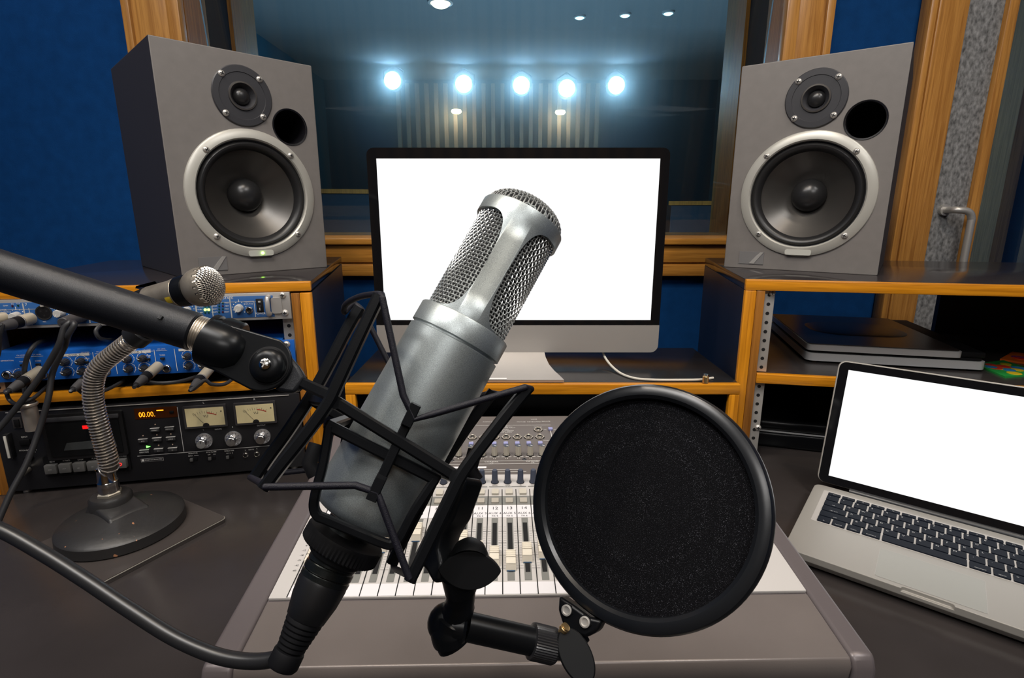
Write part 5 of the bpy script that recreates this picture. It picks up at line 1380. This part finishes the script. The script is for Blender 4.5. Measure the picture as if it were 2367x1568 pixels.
# ------------------------------------------------------------------ boom and swivel
DB = .288
P0, P1 = at(452, 771, DB), at(700, 878, DB)
xb_ = (P1 - P0).normalized(); yv = ((P0 + P1) / 2 - CAM).normalized(); yv = (yv - xb_ * yv.dot(xb_)).normalized(); zv = xb_.cross(yv)
SF = Frame(P0, xb_, yv, zv)
bmst = thing('boom_stand', 'thick black microphone boom reaching in from the left with a threaded swivel clutch', 'microphone stand', SF)
crackle = mat('black_crackle_paint', (.012, .013, .016), .38, bump=.22, bscale=4200, tint=.7)
Q0 = SF.loc(at(-10, 622, .272)); Q1 = SF.loc(at(452, 768, DB))
dq = (Q1 - Q0).normalized()
M().cyl(Q0 - dq * .42, Q1, .0104, crackle, 40, bev=.0008).cyl(Q1 - dq * .013 + V(0, -.0103, 0) - V(0, 0, -.002), Q1 - dq * .013 + V(0, -.0108, .0), .0012, black, 8).obj('boom_tube', bmst)
th = [(.0062, -.002)]
for i in range(6): th += [(.0088, .0012 * i), (.0094, .0012 * i + .0004), (.0094, .0012 * i + .0007)]
th += [(.0085, .0076)]
M().lathe(th, nickel, Q1, dq, 40).obj('thread', bmst)
xa = Q1 + dq * .0068
M().lathe([(.0090, 0), (.0122, .0004), (.0126, .001), (.0126, .0036), (.0118, .0042), (.0100, .0044), (.0100, .0058), (.0126, .0062), (.0129, .008), (.0129, .0155), (.0120, .0165), (0, .0168)], gloss, xa, dq, 48).obj('clutch_ring', bmst)
sw = M()
def S(px, py, n): return SF.p3(px, py, n)
# tapering cheek plates with a rounded end
def plate(y0, y1, mt, sc=1.0):
    c = S(622, 846, 0); r1 = .0150 * sc
    a0, a1 = S(508, 747, 0), S(470, 842, 0)
    pts = [(a1.x, a1.z), (a0.x, a0.z)]
    for i in range(15):
        a = 1.42 - (2.95) * i / 14; pts.append((c.x + r1 * math.cos(a), c.z + r1 * math.sin(a)))
    return pts
pl = plate(0, 0, 0)
pc_ = S(585, 828, 0); n_ = len(pl)
fr_ = [(x, -.0090, z) for x, z in pl]; bk_ = [(pc_.x + (x - pc_.x) * .70, .0090, pc_.z + (z - pc_.z) * .70) for x, z in pl]
sw.add(fr_ + bk_, [tuple(range(n_)), tuple(reversed(range(n_, 2 * n_)))] + [(i, n_ + i, n_ + (i + 1) % n_, (i + 1) % n_) for i in range(n_)], gloss)
o = sw.obj('swivel_housing', bmst); bv = o.modifiers.new('bevel', 'BEVEL'); bv.width = .0012; bv.segments = 3; bv.limit_method = 'ANGLE'; bv.angle_limit = .6
hb = M(); pa, pb_ = S(512, 802, 0), S(566, 822, 0); d = (pb_ - pa).normalized(); pa.y = pb_.y = -.0030
hb.lathe([(.0128, -.004), (.0128, .006), (.0118, .012), (.0090, .0165), (.0045, .0185), (0, .0188)], gloss, pa - d * .002, d, 40); hb.obj('swivel_nose', bmst)
c = S(622, 846, .0085)
M().lathe([(.0094, .0), (.0093, -.0018), (.0083, -.0038), (.0058, -.0052), (.0040, -.0055), (0, -.0055)], gloss, c, (0, 1, 0), 48).lathe([(.0101, .0), (.0101, -.0010), (.0093, -.0012)], blackm, c, (0, 1, 0), 48).obj('pivot_disc', bmst)
M().lathe([(.0030, -.0050), (.0029, -.0064), (.0020, -.0070), (0, -.0071)], chrome, c, (0, 1, 0), 24).box((c.x - .0020, c.y - .0074, c.z - .0003), (c.x + .0020, c.y - .0068, c.z + .0003), steel).box((c.x - .0003, c.y - .0074, c.z - .0020), (c.x + .0003, c.y - .0068, c.z + .0020), steel).obj('pivot_screw', bmst)
ar = M()
e0, e1 = S(655, 862, 0), S(700, 886, 0)
tg = M()
pts2 = [(S(x, y, 0).x, S(x, y, 0).z) for x, y in ((640, 906), (668, 812), (700, 850), (714, 876), (702, 896), (690, 914), (668, 912))]
n_ = len(pts2); cx_ = sum(p[0] for p in pts2) / n_; cz_ = sum(p[1] for p in pts2) / n_
fr_ = [(x, -.0065, z) for x, z in pts2]; bk_ = [(cx_ + (x - cx_) * .72, .0065, cz_ + (z - cz_) * .72) for x, z in pts2]
tg.add(fr_ + bk_, [tuple(range(n_)), tuple(reversed(range(n_, 2 * n_)))] + [(i, n_ + i, n_ + (i + 1) % n_, (i + 1) % n_) for i in range(n_)], crackle)
o = tg.obj('tongue', bmst); bv = o.modifiers.new('bevel', 'BEVEL'); bv.width = .0022; bv.segments = 3; bv.limit_method = 'ANGLE'; bv.angle_limit = .4
# stem joining the swivel to the cage (part of the cage)
s0 = KF.loc(SF.mat @ S(700, 886, .0)); s1 = K(768, 917, .026)
M().bar([s0, s1], .0058, .0060, satin, (0, 0, 1)).obj('mount_stem', sm_)
# far end of the boom: pole and foot beyond the left edge of the picture
far = SF.mat @ (Q0 - dq * .42)
fl_ = SF.inv @ Vector((far.x, far.y, 0)); fa_ = SF.inv @ Vector((far.x, far.y, far.z + .03)); up_ = (fa_ - fl_).normalized()
M().cyl(fl_, fa_, .011, black, 20).lathe([(.13, 0), (.13, .01), (.12, .016), (.02, .03), (0, .03)], blackm, fl_, up_, 40).obj('pole', bmst)

# ------------------------------------------------------------------ plug and cable of the condenser microphone
x0_, x1_ = at(790, 1258, .279), at(686, 1472, .266)
dxl = (x1_ - x0_)
XL = dxl.length
xc_ = thing('microphone_cable', 'thick black cable with a large plug leaving the bottom of the condenser microphone', 'cable', loc=x0_)
dn = dxl.normalized()
shell = metalflake('plug_shell_black', (.030, .034, .034), .28)
M().lathe([(.0, -.012), (.0122, -.012), (.0124, .0), (.0126, .0105), (.0119, .0109), (.0119, .0116), (.0127, .012), (.0127, .0150), (.0120, .0154), (.0120, .0160), (.0127, .0164), (.0126, .0185)], shell, (0, 0, 0), dn, 40).lathe([(.01205, .0108), (.01255, .0111), (.01205, .0117)], chrome, (0, 0, 0), dn, 40).lathe([(.0121, .0153), (.01265, .0157), (.0121, .0163)], chrome, (0, 0, 0), dn, 40).obj('plug_shell', xc_)
M().lathe([(.0126, .0186), (.0128, .020), (.0120, .028), (.0098, .0375), (.0092, .038), (0, .038)], black, (0, 0, 0), dn, 14).obj('plug_boot', xc_)
rib = [(.0090, .0375)]
for i in range(6):
    z = .0385 + .0024 * i; r_ = .0092 - .00042 * i; rib += [(r_, z), (r_, z + .0015), (r_ - .0016, z + .0016), (r_ - .0016, z + .0023)]
rib += [(.0074, .0532), (.0076, .0540), (.0076, .0600), (.0066, .0615), (0, .0615)]
M().lathe(rib, blackm, (0, 0, 0), dn, 32).obj('strain_relief', xc_)
def w_(px, py, d): return at(px, py, d) - x0_
cp0 = dn * .058
M().tube(spline([cp0, w_(683, 1487, .264), w_(660, 1512, .264), w_(620, 1527, .265), w_(560, 1528, .268), w_(490, 1513, .271), w_(400, 1473, .275), (w_(300, 1410, .279)), w_(200, 1343, .283), w_(100, 1280, .287), w_(0, 1225, .290), w_(-120, 1180, .295), w_(-300, 1160, .31)], 8), .0038, mat('thick_black_cable', (.014, .014, .015), .34), 14).obj('cord', xc_)

# ------------------------------------------------------------------ pop filter and its arm
pfc = at(1486, 1160, .308)
fwd = (pfc - CAM).normalized()
yawn = Matrix.Rotation(math.radians(-17), 3, 'Z') @ fwd          # disc turned towards the microphone
yd = Vector((yawn.x, yawn.y, yawn.z)).normalized()
zd = Vector((.10, .0, 1)); zd = (zd - yd * zd.dot(yd)).normalized()
xd = yd.cross(zd)
PF = Frame(pfc, xd, yd, zd)
pf = thing('pop_filter', 'round black foam pop filter in a thick ring in front of the mixer', 'pop filter', PF)
Ro = .0685
foam = mat('black_foam', (.006, .006, .007), 1.0, spec=.1, bump=.6, bscale=2600, tint=.3)
N, L = foam.node_tree.nodes, foam.node_tree.links
vz = N.new('ShaderNodeTexNoise'); vz.inputs['Scale'].default_value = 3000; vz.inputs['Detail'].default_value = 0
tc_ = N.new('ShaderNodeTexCoord'); L.new(tc_.outputs['Object'], vz.inputs['Vector'])
rp = N.new('ShaderNodeValToRGB'); rp.color_ramp.elements[0].position = .68; rp.color_ramp.elements[1].position = .78  # sparkle of the foam painted into its colour as pale dots
rp.color_ramp.elements[1].color = (.075, .075, .088, 1); rp.color_ramp.elements[0].color = (.0055, .0055, .0065, 1)
L.new(vz.outputs['Fac'], rp.inputs[0]); L.new(rp.outputs[0], N['Principled BSDF'].inputs['Base Color'])
gl2 = mat('ring_satin_black', (.008, .009, .011), .28)
M().lathe([(.0590, -.0015), (.0592, -.0050), (.0610, -.0068), (.0640, -.0070), (.0668, -.0058), (.0682, -.0030), (Ro, .0), (.0682, .0040), (.0668, .0075), (.0640, .0090), (.0610, .0088), (.0592, .0070), (.0590, .0025), (.0590, -.0015)], gl2, axis=(0, 1, 0), n=96).obj('ring', pf)
M().lathe([(0, -.0028), (.03, -.0026), (.050, -.0020), (.0592, -.0012)], foam, axis=(0, 1, 0), n=72).lathe([(0, .0038), (.0592, .0030)], foam, axis=(0, 1, 0), n=72).obj('foam_screen', pf)
def pw(px, py, d): return PF.loc(at(px, py, d))
def G(px, py, n): return PF.p3(px, py, n)
bkp = [(1300, 1375), (1330, 1395), (1372, 1425), (1400, 1432), (1388, 1458), (1362, 1472), (1335, 1462), (1308, 1440), (1298, 1408)]
o = M().prism([(G(x, y, 0).x, G(x, y, 0).z) for x, y in reversed(bkp)], -.0058, .0045, gloss, XZ).obj('bracket', pf)
bv = o.modifiers.new('bevel', 'BEVEL'); bv.width = .0018; bv.segments = 3; bv.limit_method = 'ANGLE'; bv.angle_limit = .4
for px, py in ((1311, 1411), (1353, 1438)):
    c = G(px, py, .0058); M().lathe([(.0030, 0), (.0030, -.0014), (.0022, -.0016), (.0017, -.0008), (0, -.0006)], steel, c, (0, 1, 0), 24).lathe([(.0038, 0), (.0038, -.0005), (.003, -.0006)], gloss, c, (0, 1, 0), 6).obj('bracket_screw', pf)
# arm: tube, knurled ring, ball joint, thumb screws, elbow and clamp
dA = .292
t0_, t1_, t2_, t3_ = pw(1078, 1448, .284), pw(1228, 1482, dA), pw(1282, 1495, .295), pw(1318, 1492, .300)
M().cyl(t0_, t1_ + (t1_ - t0_) * .02, .0074, gloss, 32).obj('arm_tube', pf)
kv = (t2_ - t1_).normalized(); kl = (t2_ - t1_).length; kn_ = M(); vs = []; k = 44
e1 = kv.cross(Vector((0, 0, 1))).normalized(); e2 = kv.cross(e1)
prof = [(.0074, -.0004), (.0092, .0), (.0094, .0012), (.0094, kl - .0012), (.0088, kl), (.0066, kl + .0004), (.0062, kl + .004)]
for r_, h in prof:
    for i in range(2 * k):
        q = r_ * (1 if i % 2 else .955 if r_ > .009 else 1); t = PI * i / k; vs.append(t1_ + kv * h + (e1 * math.cos(t) + e2 * math.sin(t)) * q)
fs = [(r * 2 * k + i, r * 2 * k + (i + 1) % (2 * k), (r + 1) * 2 * k + (i + 1) % (2 * k), (r + 1) * 2 * k + i) for r in range(len(prof) - 1) for i in range(2 * k)]
kn_.add(vs, fs, mat('knurled_black', (.02, .02, .022), .3)); kn_.obj('knurled_ring', pf, sharp=20)
M().ball(t3_ - kv * .002, .0085, gloss, 24, (1, .8, 1)).cyl(t2_, t3_, .0066, gloss, 24).cyl(t3_, pw(1345, 1462, .304), .0058, gloss, 20).obj('ball_joint', pf)
g0, g1 = pw(1296, 1462, .292), pw(1312, 1446, .290)
M().lathe([(.0016, 0), (.0016, .002), (.0026, .0022), (.0026, .0040), (.0018, .0044), (.0024, .0052), (0, .0056)], brass, g0, g1 - g0, 20).obj('brass_screw', pf, label='small brass screw')
thumb_m = mat('thumb_screw_black', (.0045, .0048, .0055), .5, spec=.3, tint=.5)
def leaf(cx, cy, d, rx, rz, rot, tilt, name, pointed, hub):
    """a flat thumb grip turned towards the front of the stand; hub = (dx, dz, radius, length) of its shank behind"""
    c = at(cx, cy, d); y = (c - CAM).normalized(); y = Matrix.Rotation(tilt[0], 3, 'X') @ (Matrix.Rotation(tilt[1], 3, 'Z') @ y)
    z = Vector((0, 0, 1)); z = (z - y * z.dot(y)).normalized(); f = Frame(c, y.cross(z), y, z)
    T_ = PF.inv @ f.mat @ Matrix.Rotation(-rot, 4, 'Y'); pts = []
    for i in range(48):
        a = 2 * PI * i / 48; x, zz = math.cos(a), math.sin(a)
        if pointed: zz = zz * (abs(zz) ** .55)
        pts.append((rx * x, rz * zz))
    m = M().prism(pts, -.0017, .0017, thumb_m, T_ @ XZ)
    o = m.obj(name, pf); bv = o.modifiers.new('bevel', 'BEVEL'); bv.width = .0008; bv.segments = 2; bv.limit_method = 'ANGLE'; bv.angle_limit = .6
    dx, dz, r, l, up = hub
    h = M().lathe([(r, 0), (r * .98, l * .35), (r * .8, l * .75), (r * .5, l), (0, l * 1.03)], thumb_m, (T_ @ V(dx, .0016, dz)), (T_.to_3x3() @ V(0, 1, up)), 32)
    h.obj('screw_shank', o); return o
leaf(1331, 1516, .286, .0142, .0085, math.radians(-62), (0, .1), 'thumb_screw', False, (-.004, .001, .0052, .012, .1))
leaf(1086, 1318, .262, .0152, .0090, math.radians(-4), (.25, 0), 'clamp_thumb_screw', True, (-.0005, .0025, .0098, .012, .8))
# elbow
el = M(); 
el.tube(spline([pw(1066, 1360, .281), pw(1062, 1400, .283), pw(1050, 1430, .284), pw(1040, 1452, .284), pw(1046, 1478, .285), pw(1052, 1492, .285)], 6), [.0076] * 6 + [.0082] * 6 + [.0096] * 6 + [.0104] * 6 + [.0092] * 6 + [.0060], gloss, 20)
el.ball(pw(1032, 1440, .286), .0102, gloss, 24); el.cyl(pw(1040, 1444, .284), pw(1080, 1449, .284), .0094, gloss, 28, bev=.0015)
el.obj('elbow', pf)
# clamp jaws on the cage arm
def cl_poly(lst, d0): return [(pw(x, y, d0).x, pw(x, y, d0).z) for x, y in lst]
jawp = [(1070, 1098), (1088, 1112), (1082, 1140), (1066, 1200), (1042, 1240), (1040, 1270), (1058, 1300), (1060, 1340), (1040, 1345), (1012, 1318), (985, 1300), (1010, 1240), (1040, 1170)]
q = pw(1045, 1230, .270)
o = M().prism(list(reversed(cl_poly(jawp, .272))), q.y - .006, q.y + .012, gloss, XZ).obj('clamp_jaw', pf)
bv = o.modifiers.new('bevel', 'BEVEL'); bv.width = .002; bv.segments = 3; bv.limit_method = 'ANGLE'; bv.angle_limit = .4
o = M().cyl(pw(1056, 1320, .276), pw(1066, 1365, .281), .0086, gloss, 24, bev=.001).obj('clamp_neck', pf)
# ------------------------------------------------------------------ light
sc = bpy.context.scene
w = bpy.data.worlds.new('world'); sc.world = w; w.use_nodes = True
w.node_tree.nodes['Background'].inputs[0].default_value = (.02, .022, .026, 1); w.node_tree.nodes['Background'].inputs[1].default_value = 1
def area(name, loc, tgt, e, size, col, sy=None):
    l = bpy.data.lights.new(name, 'AREA'); l.energy = e; l.color = col; l.size = size
    if sy: l.shape = 'RECTANGLE'; l.size_y = sy
    o = bpy.data.objects.new(name, l); C.objects.link(o); o.location = (loc[0], loc[1], zb(loc[2]))
    d = Vector((tgt[0], tgt[1], zb(tgt[2]))) - Vector(o.location); o.rotation_euler = d.to_track_quat('-Z', 'Y').to_euler(); return o
WARM = (1, .86, .70); NEUT = (1, .97, .94)
area('ceiling_fill_light', (-.35, .02, CEIL - .02), (-.15, .55, -.4), 15, .6, NEUT, .8)  # soft area fills added under the ceiling, out of view
area('ceiling_fill_light', (.95, -.1, CEIL - .02), (.55, .6, -.4), 11, .6, NEUT)
area('ceiling_fill_light', (-1.25, .05, CEIL - .02), (-.6, .8, -.3), 8, .5, NEUT)
area('ceiling_fill_light', (.2, -1.35, CEIL - .02), (0, .6, -.3), 12, .9, NEUT, .5)  # fill added behind the camera to brighten the fronts facing it
def spot(loc, tgt, e, r=.03, ang=1.5, col=WARM):
    l = bpy.data.lights.new('ceiling_downlight', 'SPOT'); l.energy = e; l.color = col; l.shadow_soft_size = r; l.spot_size = ang; l.spot_blend = .6
    o = bpy.data.objects.new('ceiling_downlight', l); C.objects.link(o); o.location = (loc[0], loc[1], zb(loc[2]))
    d = Vector((tgt[0], tgt[1], zb(tgt[2]))) - Vector(o.location); o.rotation_euler = d.to_track_quat('-Z', 'Y').to_euler()
spot((-.75, .25, CEIL - .02), (-.5, .85, -.4), 14)
spot((.0, .20, CEIL - .02), (-.1, .8, -.4), 14)
spot((.85, .35, CEIL - .02), (.7, .9, -.4), 12)
spot((-1.2, 1.2, CEIL - .02), (-1.1, 1.6, .2), 7, col=(.9, .95, 1))
spot((1.15, 1.1, CEIL - .02), (1.1, 1.6, -.1), 7)
# live room: area fills added for its ceiling and back wall
area('live_room_floor_fill', (0.1, 3.6, -.9), (0, 4.0, LC), 26, 1.6, (.45, .72, 1.0), .9)
area('live_room_ceiling_fill', (0.1, 2.75, LC - .03), (0, 6.2, .2), 4, 1.6, (.50, .76, 1.0), .7)
sc.view_settings.view_transform = 'Standard'; sc.view_settings.look = 'None'; sc.view_settings.gamma = 1
sc.view_settings.exposure = 0.8
sc.cycles.use_denoising = True
sc.cycles.max_bounces = 8; sc.cycles.glossy_bounces = 4; sc.cycles.transparent_max_bounces = 12
sc.cycles.sample_clamp_indirect = 6
